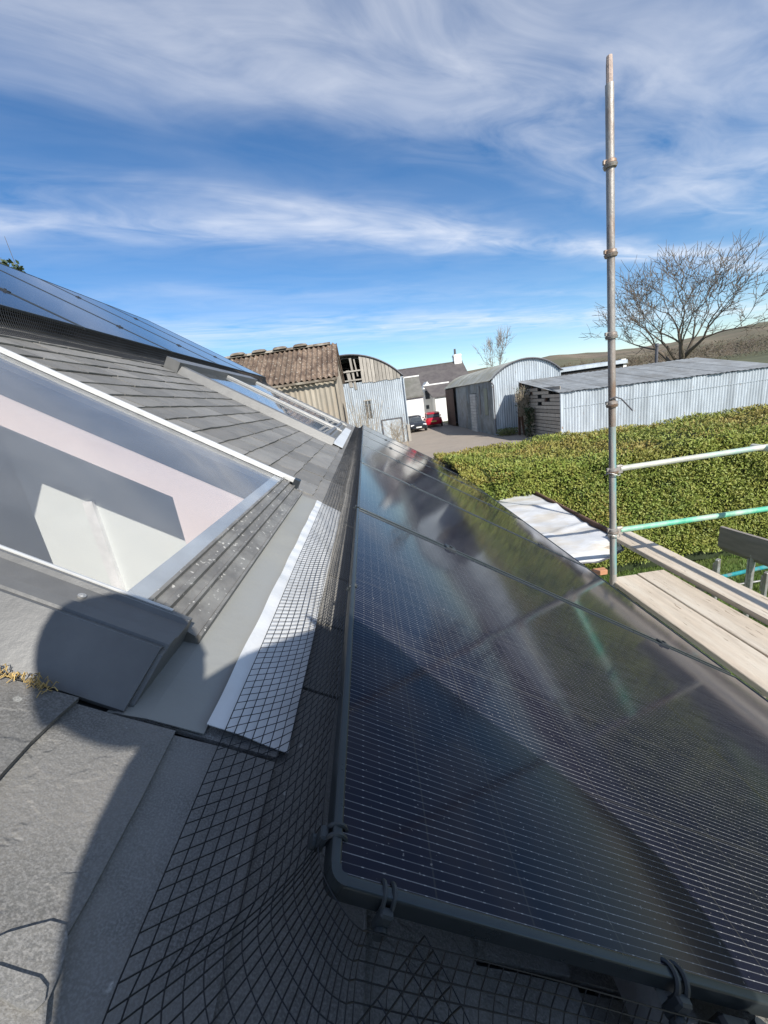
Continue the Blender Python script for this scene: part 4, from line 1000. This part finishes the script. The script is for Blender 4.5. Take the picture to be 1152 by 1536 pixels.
while x > ex0:
    MB().prism([(x, eyr - .28, er - .05), (x, eyr - .10, er + .09), (x, eyr + .10, er + .09), (x, eyr + .28, er - .05), (x, eyr, er - .02)], (-.88, 0, 0)).build('ridge_piece', m_ridge, brn); x -= .9
for px in (356, 389, 421, 452):
    c = at(px, 525, eyr); mb = MB()
    P = []
    for xx, sc_ in ((-.36, .55), (-.30, .9), (-.1, 1.0), (.12, 1.0), (.30, .85), (.36, .5)):
        P.append([(c.x + xx, eyr + .34 * math.cos(a_), er + .05 + .17 * sc_ * math.sin(a_)) for a_ in np.linspace(0, math.pi, 9)])
    mb.grid(P); n9 = 9; mb.f.append(tuple(range(9))); mb.f.append(tuple(range(45, 54))); v = mb.build('ridge_vent', m_ridge, brn, smooth=True)

# --- farmhouse and its wings
hs = thing('farmhouse', 'white farmhouse with dark slate roof and a white end chimney', 'house', (9, 55, 0))
hx_0, hx_1 = 2.0, 13.9
r0 = at(697, 543, 57); rz = r0.z + .2; ez = at(650, 583, 52).z
MB().box(hx_0, hx_1, 52.2, 61.8, 0, ez).build('wall', m_white, hs)
for x in (hx_0, hx_1 - .3): MB().prism([(x, 52.2, ez), (x, 57, rz - .15), (x, 61.8, ez)], (.3, 0, 0)).build('gable', m_white, hs)
rfp = MB().prism([(hx_0 - .2, 51.9, ez - .1), (hx_0 - .2, 57, rz), (hx_0 - .2, 57, rz - .2), (hx_0 - .2, 51.9, ez - .3)], (hx_1 - hx_0 + .4, 0, 0)).build('roof', m_roofh, hs)
MB().prism([(hx_0 - .2, 62.1, ez - .1), (hx_0 - .2, 57.002, rz), (hx_0 - .2, 57.002, rz - .2), (hx_0 - .2, 62.1, ez - .3)], (hx_1 - hx_0 + .4, 0, 0)).build('roof', m_roofh, hs)
MB().box(hx_0 - .2, hx_1 + .2, 56.85, 57.15, rz - .04, rz + .06).build('ridge', m_roofh2, hs)
cz = at(691, 531, 57).z; ch = MB().bevbox(hx_1 - 1.0, hx_1 - .0, 56.5, 57.5, rz - .6, cz, .04).build('chimney', m_white, hs)
MB().box(hx_1 - 1.06, hx_1 + .06, 56.44, 57.56, cz - .25, cz - .12).build('chimney_band', m_white, ch)
mb = MB(); mb.tube([(hx_1 - .7, 57, cz), (hx_1 - .7, 57, cz + .75)], [.17, .13], 10); mb.build('chimney_pot', m_pipe, ch, smooth=True)
a = at(634, 620, 50.5); 
# white gable bay with windows
g0 = at(633, 590, 49.5); g1 = at(652, 590, 49.5)
gw = MB().prism([(g0.x, 49.5, 0), (g1.x, 49.5, 0), (g1.x, 49.5, ez - .3), ((g0.x + g1.x) / 2, 49.5, ez + .9), (g0.x, 49.5, ez - .1)], (0, 2.7, 0)).build('bay', m_white, hs)
for (p0, p1) in [((637, 586), (645, 598)), ((639, 608), (644, 613))]:
    q0_ = at(*p0, 49.5); q1_ = at(*p1, 49.5); w = MB().box(q0_.x, q1_.x, 49.46, 49.495, q1_.z, q0_.z).build('window', m_win, gw)
    MB().box(q0_.x - .06, q1_.x + .06, 49.40, 49.455, q1_.z - .1, q1_.z - .02).build('sill', m_white, w)
wing = thing('farmhouse_wing', 'low white wing with grey roof beside the dutch barn', 'house', (4.5, 45, 0))
l0 = at(603, 597, 44); l1 = at(634, 592, 44)
MB().box(l0.x - 1.2, l1.x, 44, 49, 0, l1.z + .0).build('wall', m_white, wing)
tz = at(615, 566, 46.5).z
MB().prism([(l0.x - 1.3, 43.8, l1.z - .05), (l0.x - 1.3, 46.5, tz), (l0.x - 1.3, 46.5, tz - .15), (l0.x - 1.3, 43.8, l1.z - .2)], (l1.x - l0.x + 1.4, 0, 0)).build('roof', m_roofh2, wing)
MB().prism([(l1.x - .2, 44.05, l1.z), (l1.x - .2, 46.5, tz - .16), (l1.x - .2, 48.9, l1.z)], (.2, 0, 0)).build('gable', m_white, wing)
MB().box(l0.x - 1.3, l1.x + .15, 46.4, 46.62, tz - .02, tz + .12).build('ridge', m_white, wing)
wing2 = thing('farmhouse_porch', 'small white porch with dark roof next to the arched barn', 'porch', (9, 47, 0))
p0 = at(652, 593, 47); p1 = at(668, 592, 47)
MB().box(p0.x, p1.x + .8, 47, 50, 0, p0.z - .1).build('wall', m_white, wing2)
z2 = at(655, 576, 48.5).z
MB().prism([(p0.x - .3, 46.8, p0.z - .15), (p0.x - .9, 48.8, z2), (p1.x + .9, 48.8, z2), (p1.x + .9, 46.8, p0.z - .15)], (0, .0, -.12)).build('roof', m_roofh, wing2)
MB().box(p0.x - .9, p1.x + .9, 48.75, 48.95, z2 - .05, z2 + .1).build('ridge', m_white, wing2)

# --- dark low roof and white post behind the shed
lo = thing('low_dark_shed', 'dark low shed roof with pale edge behind the long shed', 'shed', (18, 33, 0))
q0_ = at(836, 552, 31); q1_ = at(935, 545, 31)
MB().box(q0_.x, q1_.x, 31, 35, 0, q0_.z - .35).build('wall', m_darkin, lo)
MB().prism([(q0_.x - .2, 30.8, q0_.z - .35), (q0_.x - .2, 35.2, q0_.z - .1), (q0_.x - .2, 35.2, q0_.z + .05), (q0_.x - .2, 30.8, q0_.z - .1)], (q1_.x - q0_.x + .4, 0, 0)).build('roof', m_tin, lo)
ob = thing('white_outbuilding', 'small white outbuilding beside the upright, behind the long shed roof', 'outbuilding', (19, 32, 0))
q0_ = at(925, 548, 33); q1_ = at(940, 541, 33)
MB().box(q0_.x, q1_.x, 33, 35, 0, q0_.z).build('wall', m_white, ob); MB().box(q0_.x - .1, q1_.x + .1, 32.9, 35.1, q0_.z, q0_.z + .15).build('roof', m_roofh2, ob)
q2_ = at(936, 538, 33); MB().box(q2_.x - .08, q2_.x + .3, 33.2, 33.6, q0_.z, q2_.z).build('chimney', m_white, ob)

# ------------------------------------------------------------------ cars
def loft(st, nseg=14):
    """st: list of (x, halfwidth, zlow, zhigh, round) stations -> closed tube mesh"""
    mb = MB(); P = []
    for (x, hw, z0, z1, rd) in st:
        row = []
        for k in range(nseg):
            a = 2 * math.pi * k / nseg; cxx, szz = math.cos(a), math.sin(a); e = rd
            row.append((x, hw * math.copysign(abs(cxx) ** e, cxx), (z0 + z1) / 2 + (z1 - z0) / 2 * math.copysign(abs(szz) ** e, szz)))
        P.append(row + [row[0]])
    mb.grid(P); n_ = nseg + 1
    mb.f.append(tuple(range(nseg - 1, -1, -1))); mb.f.append(tuple((len(P) - 1) * n_ + k for k in range(nseg))); return mb
def car(label, loc, ang, paint, front_plate):
    t = thing('parked_car', label, 'car', loc, ang, group='cars parked in the yard')
    body = loft([(-2.0, .62, .42, .72, .5), (-1.92, .80, .28, .95, .45), (-1.5, .88, .22, 1.0, .4), (-.6, .89, .20, 1.0, .38), (.6, .89, .20, .98, .38), (1.3, .87, .22, .90, .42), (1.8, .80, .25, .78, .45), (1.98, .62, .34, .64, .5)]).build('body', paint, t, local=True, smooth=True)
    gl = loft([(-1.75, .62, .9, 1.05, .5), (-1.35, .70, .9, 1.36, .45), (-.7, .72, .9, 1.45, .4), (.1, .72, .9, 1.44, .4), (.55, .69, .9, 1.25, .45), (1.05, .64, .88, .96, .5)]).build('cabin_glass', m_win, t, local=True, smooth=True)
    loft([(-1.45, .60, 1.30, 1.40, .6), (-.7, .66, 1.38, 1.48, .6), (.1, .66, 1.38, 1.475, .6), (.35, .60, 1.32, 1.40, .6)]).build('roof', paint, t, local=True, smooth=True)
    for s_ in (-1, 1):
        for xw in (-1.25, 1.25):
            w = MB().tube([(xw, s_ * .74, .31), (xw, s_ * .90, .31)], .31, 18).build('wheel', m_blackp, t, local=True)
            MB().tube([(xw, s_ * .895, .31), (xw, s_ * .912, .31)], .19, 12).build('rim', m_gal, w, local=True)
        MB().bevbox(1.80, 1.93, s_ * .58 - .17, s_ * .58 + .17, .58, .72, .03).build('headlight', m_glass_lamp, t, local=True)
        MB().bevbox(-1.97, -1.86, s_ * .62 - .12, s_ * .62 + .12, .70, .92, .03).build('tail_light', m_taillamp, t, local=True)
        MB().bevbox(.62, .78, s_ * .92 - .08, s_ * .92 + .08, .93, 1.05, .02).build('mirror', paint, t, local=True)
        for xp in (-.62, .18): MB().tube([(xp, s_ * .735, .98), (xp, s_ * .70, 1.41)], .035, 6).build('pillar', paint, t, local=True)
    MB().box(1.97, 1.995, -.26, .26, .40, .51).build('number_plate', m_white, t, local=True)
    MB().box(-2.01, -1.985, -.26, .26, .55, .66).build('number_plate', mat('yellow_plate', (.7, .6, .15), .5), t, local=True)
    MB().box(1.93, 1.985, -.45, .45, .54, .62).build('grille', m_blackp, t, local=True)
m_glass_lamp = mat('lamp_glass', (.7, .7, .72), .15); m_taillamp = mat('tail_lamp', (.4, .02, .02), .2)
c = atz(625, 645, 0); car('dark grey hatchback parked facing the camera by the white wing', (c.x * .93, c.y * .93 + 1.8, 0), -math.pi / 2 + .12, mat('dark_paint', (.03, .035, .045), .22, .3, .05), True)
c = atz(656, 638, 0); car('red hatchback parked beside the dark car, rear end towards the yard', (c.x * .95 - .1, c.y * .95 + 2.0, 0), math.pi / 2 - .10, mat('red_paint', (.50, .015, .035), .25, .1, .05), False)

# ------------------------------------------------------------------ trees
def tree(name, label, base, height, seed, spread, m, r0, levels=6, up=.25, fork=(2, 3), trunk=.22, twigs=True, minr=.012, limbs=3, limb_len=1.0):
    rr = random.Random(seed); t = thing(name, label, 'tree', base)
    tr = MB(); cr_ = MB()
    def grow(p, d, ln, r, lv):
        pts = [Vector(p)]; rs = [r]; dd = Vector(d); n_ = 4 if lv < 3 else 3
        for k in range(n_):
            dd = (dd + Vector((rr.gauss(0, .13), rr.gauss(0, .13), rr.gauss(0, .10) + up * .06))).normalized()
            pts.append(pts[-1] + dd * ln / n_); rs.append(r * (1 - .42 * (k + 1) / n_))
        (tr if lv == 0 else cr_).tube(pts, rs, 8 if lv < 2 else (5 if lv < 4 else 3), caps=False)
        if lv >= levels: return
        nf = rr.randint(*fork) if lv else limbs
        for k in range(nf):
            a = rr.uniform(.35, .85) * spread if lv else ((.12 if k == 0 else rr.uniform(.55, .95)) * spread); ph = 2 * math.pi * (k + rr.uniform(-.25, .25)) / nf + lv
            o_ = dd.orthogonal().normalized(); b_ = dd.cross(o_); nd = (dd * math.cos(a) + (o_ * math.cos(ph) + b_ * math.sin(ph)) * math.sin(a)); nd.z += up * .5; nd.normalize()
            grow(pts[-1] if lv else pts[-1 - k % 2], nd, ln * rr.uniform(.66, .90) * (1 if lv else limb_len), max(minr, rs[-1] * rr.uniform(.62, .85)), lv + 1)
        if twigs and lv >= 2:
            for k in range(3):
                i_ = rr.randint(1, n_ - 1); o_ = Vector((rr.gauss(0, 1), rr.gauss(0, 1), rr.gauss(.3, .6))).normalized()
                grow(pts[i_], (dd * .5 + o_ * .8).normalized(), ln * rr.uniform(.4, .6), max(minr, rs[i_] * .4), max(lv + 2, levels - 1))
    grow(Vector(base), Vector((0, 0, 1)), height * trunk, r0, 0)
    tr.build('trunk', m, t, smooth=True); cr_.build('crown', m, t, smooth=False); return t
c = at(1032, 540, 36.0)
tree('bare_tree', 'large spreading bare tree rising behind the long shed', (c.x, 36, 0), 15.0, 17, .80, m_bark, .40, 6, .30, (2, 3), .19, True, .019, 6, 1.25)
c = at(742, 556, 62.0)
tree('birch_tree', 'slender pale bare tree behind the arched barn', (c.x, 62, 0), 12.6, 8, .55, m_birch, .18, 5, .55, (2, 3), .26, True, .020, 4, 1.0)
# far conifer-like top at the left over the ridge
def shrub(name, label, base, h, w, n_, seed, m, r=.012, leafm=None, nl=0, ls=.05):
    rr = random.Random(seed); t = thing(name, label, 'shrub', base); mb = MB()
    for k in range(n_):
        a = rr.uniform(0, 6.28); d = w * rr.random() ** .6; p = [Vector(base) + Vector((rr.gauss(0, w * .25), rr.gauss(0, w * .25), 0))]
        tip = Vector(base) + Vector((math.cos(a) * d, math.sin(a) * d, h * rr.uniform(.45, 1)))
        for s_ in (.33, .66, 1): p.append(p[0].lerp(tip, s_) + Vector((rr.gauss(0, w * .12), rr.gauss(0, w * .12), h * .06 * math.sin(s_ * 3))))
        mb.tube(p, [r, r * .8, r * .6, r * .35], 3, caps=False)
        for j in range(3):
            q_ = p[2].lerp(p[3], rr.random()); mb.tube([q_, q_ + Vector((rr.gauss(0, w * .22), rr.gauss(0, w * .22), abs(rr.gauss(0, h * .12))))], [r * .5, r * .25], 3, caps=False)
    mb.build('stems', m, t)
    if nl:
        mb = MB()
        for k in range(nl):
            a = rr.uniform(0, 6.28); d = w * math.sqrt(rr.random()) * .9; p = Vector(base) + Vector((math.cos(a) * d, math.sin(a) * d, h * rr.random() ** .8)); o_ = Vector((rr.gauss(0, 1), rr.gauss(0, 1), rr.gauss(0, 1))).normalized() * ls; b_ = o_.orthogonal().normalized() * ls * .6
            mb.add([p - o_, p + b_, p + o_, p - b_], [(0, 1, 2, 3)])
        f_ = mb.build('leaves', leafm, t); f_['kind'] = 'stuff'
    return t
shrub('bramble', 'dry tangled bramble in front of the dutch barn', (-.2, 18.5, 0), 3.4, 1.0, 70, 2, m_twig, .012)
shrub('bramble', 'thin dry bramble against the dutch barn door', (1.9, 27.5, 0), 2.0, 1.2, 60, 5, m_twig, .014)
shrub('dry_climber', 'pale dry climber hanging on the slatted shed end', (9.35, 24.0, 1.2), 1.7, .5, 90, 3, m_twig, .014, m_ivy, 160, .06)
shrub('ivy_bush', 'dark ivy clump at the slatted shed corner', (9.40, 23.2, 0), 1.7, .32, 30, 9, m_twig, .012, m_ivy, 500, .07)
shrub('weeds', 'low green weeds at the foot of the arched barn', (8.9, 25.6, 0), .42, .75, 60, 11, m_twig, .008, mat('weed', (.13, .15, .04), .8, 0, .4), 500, .06)

c = at(4, 395, 30.0)
t = shrub('evergreen_tree', 'dark evergreen treetop just showing over the ridge panels', (c.x, 30, 0), c.z, 1.1, 40, 6, m_bark, .06, m_ivy, 2600, .16); t['category'] = 'tree'
# dry moss caught under the window cladding
mb = MB(); rr = random.Random(8)
for k in range(70):
    px = rr.uniform(-30, 78); b_ = roofpx(px, 1010 + px * .27 + rr.gauss(0, 4), .019); an = rr.uniform(0, 6.28); ln = rr.uniform(.003, .010)
    mb.tube([b_, (b_[0] + math.cos(an) * ln * .5, b_[1] + math.sin(an) * ln * .5, .0225 + rr.uniform(0, .004)), (b_[0] + math.cos(an) * ln, b_[1] + math.sin(an) * ln, .0195)], .0006, 3, caps=False)
o = mb.build('dry_moss', mat('straw', (.42, .30, .12), .9, 0, .45, 60), local=True); tag(o, 'wisp of dry yellow moss along the large window cladding', 'moss', None, 'stuff')
# ------------------------------------------------------------------ the photographer, kneeling behind the camera
Rr = Vector((0.88842591, 0.45902005, 0)); Ru = Vector((-0.27312947, 0.52863768, 0.80370548)); Rs = SUN
def sv(a, b, t): return Vector((0, 0, EYE)) + Rr * a + Ru * b + Rs * t
per = thing('person', 'person in a dark jacket kneeling on the slates, holding up a phone', 'person', (0.3, -.5, rf(.7, 0, 0).z - 0.0))
J = []; Ed = []
def jn(p, r, par=None):
    J.append((Vector(p), r)); i = len(J) - 1
    if par is not None: Ed.append((par, i))
    return i
pelv = jn(sv(.14, -.52, .36), .155)
belly = jn(sv(.13, -.36, .36), .150, pelv); chest = jn(sv(.09, -.18, .36), .150, belly); up_ = jn(sv(.075, -.045, .36), .115, chest)
neck = jn(sv(-.065, .01, .36), .052, up_); 
rsd = jn(sv(.145, .012, .36), .085, up_); rel = jn(sv(.372, -.42, .30), .080, rsd); rwr = jn(Vector((.10, -.10, EYE - .10)), .032, rel)
lsd = jn(sv(-.085, -.105, .36), .085, up_); lel = jn(sv(-.112, -.36, .24), .062, lsd); lwr = jn(Vector((-.06, -.10, EYE - .11)), .032, lel)
def onroof(x, y, up=.0): 
    z = EYE + (-HS - x * math.sin(SL)) / math.cos(SL); return Vector((x, y, z + up))
pv = J[pelv][0]
for s_, kx in ((1, .46), (-1, .16)):
    hp = jn(pv + Vector((.09 * s_, 0, -.05)), .115, pelv); kn = jn(onroof(kx, -.33, .10), .082, hp); an = jn(onroof(kx + .02 * s_, -.78, .075), .052, kn); toe = jn(onroof(kx + .02 * s_, -.93, .05), .038, an)
me = bpy.data.meshes.new('body'); iv = WM[per.name].inverted(); me.from_pydata([tuple(iv @ p) for p, r in J], Ed, []); 
body = link('body', me, per); me.materials.append(mat('dark_jacket', (.03, .035, .05), .85))
sk = body.modifiers.new('skin', 'SKIN'); sk.use_smooth_shade = True
for v, (p, r) in zip(me.skin_vertices[0].data, J): v.radius = (r, r)
me.skin_vertices[0].data[0].use_root = True
ss = body.modifiers.new('sub', 'SUBSURF'); ss.levels = 2; ss.render_levels = 2
# head with face
m_skin = mat('skin', (.52, .33, .25), .55, 0, .08)
hc = sv(-.099, .112, .36); fwd = Vector((-.15, .95, -.2)).normalized(); rt = fwd.cross(Vector((0, 0, 1))).normalized(); hu = rt.cross(fwd)
tilt = (Ru * .97 - Rr * .20); hu = (tilt - fwd * tilt.dot(fwd)).normalized(); rt = fwd.cross(hu)
mb = MB(); P = []
for i in range(17):
    th = math.pi * i / 16; row = []
    for k in range(24):
        ph = 2 * math.pi * k / 24; x = math.sin(th) * math.cos(ph); y = math.sin(th) * math.sin(ph); z = math.cos(th)
        w = .078 * (1 - .22 * max(0, -z) ** 1.5); p = hc + rt * x * w + fwd * y * (.098 - .015 * max(0, -z)) + hu * z * .112
        if y > .8 and -.35 < z < .12: p += fwd * .018 * (1 - abs(x) * 3 if abs(x) < .33 else 0)      # nose
        if y > .6 and abs(z - .08) < .12 and .25 < abs(x) < .6: p -= fwd * .008
        row.append(p)
    P.append(row + [row[0]])
mb.grid(P); hd = mb.build('head', m_skin, per, smooth=True)
mb = MB(); P = []
for i in range(9):
    th = math.pi * .52 * i / 8; P.append([hc + rt * math.sin(th) * math.cos(2 * math.pi * k / 24) * .080 + fwd * (math.sin(th) * math.sin(2 * math.pi * k / 24) * .100 - .012) + hu * (math.cos(th) * .118 + .004) for k in range(25)])
mb.grid(P); mb.build('hair', mat('hair', (.06, .04, .03), .8), hd, smooth=True)
for s_ in (-1, 1):
    c = hc + rt * s_ * .070 - hu * .005; MB().tube([c - hu * .03, c, c + hu * .03], [.010, .015, .011], 8).build('ear', m_skin, hd, smooth=True)
    c = hc + rt * s_ * .030 + fwd * .083 + hu * .012; MB().tube([c - rt * .012, c, c + rt * .012], [.004, .008, .004], 8).build('eye', m_white, hd, smooth=True)
c = hc + fwd * .084 - hu * .052; MB().tube([c - rt * .025, c + fwd * .004, c + rt * .025], [.003, .006, .003], 8).build('mouth', mat('lip', (.45, .2, .18), .5), hd, smooth=True)
# phone just behind the lens, held by both hands
pf = Matrix.Identity(4)
for i in range(3): pf[i][0] = RC[i, 0]; pf[i][1] = -RC[i, 1]; pf[i][2] = -RC[i, 2]; pf[i][3] = (0, 0, EYE)[i]
ph = thing('smartphone', 'black smartphone held up by the kneeling person', 'phone', M=pf)
MB().bevbox(-.060, .016, -.130, .022, .006, .0145, .006).build('case', m_blackp, ph, local=True); MB().box(-.056, .012, -.126, .018, .0147, .0152).build('screen', m_win, ph, local=True)
for s_, wr in ((1, rwr), (-1, lwr)):
    w0_ = J[wr][0]; edge = pf @ Vector((.016 if s_ > 0 else -.060, -.10, .012)); mb = MB()
    mb.tube([w0_, w0_.lerp(edge, .45), w0_.lerp(edge, .8)], [.030, .038, .030], 10)
    for k in range(4):
        a_ = w0_.lerp(edge, .7) + Vector((0, 0, .012)); tp = pf @ Vector(((.020 if s_ > 0 else -.064) - s_ * .012, -.115 + k * .021, .003)); kn_ = a_.lerp(tp, .5) + Vector((.014 * s_, .006, .0)); mb.tube([a_, kn_, pf @ Vector((.026 if s_ > 0 else -.070, -.115 + k * .021, .008)), tp], [.010, .009, .008, .006], 6)
    a_ = w0_.lerp(edge, .5); mb.tube([a_, a_ + Vector((-.01 * s_, -.02, .02)), pf @ Vector((-.005 if s_ > 0 else -.04, -.09, .022))], [.012, .010, .008], 6)
    mb.build('hand', m_skin, per, smooth=True)
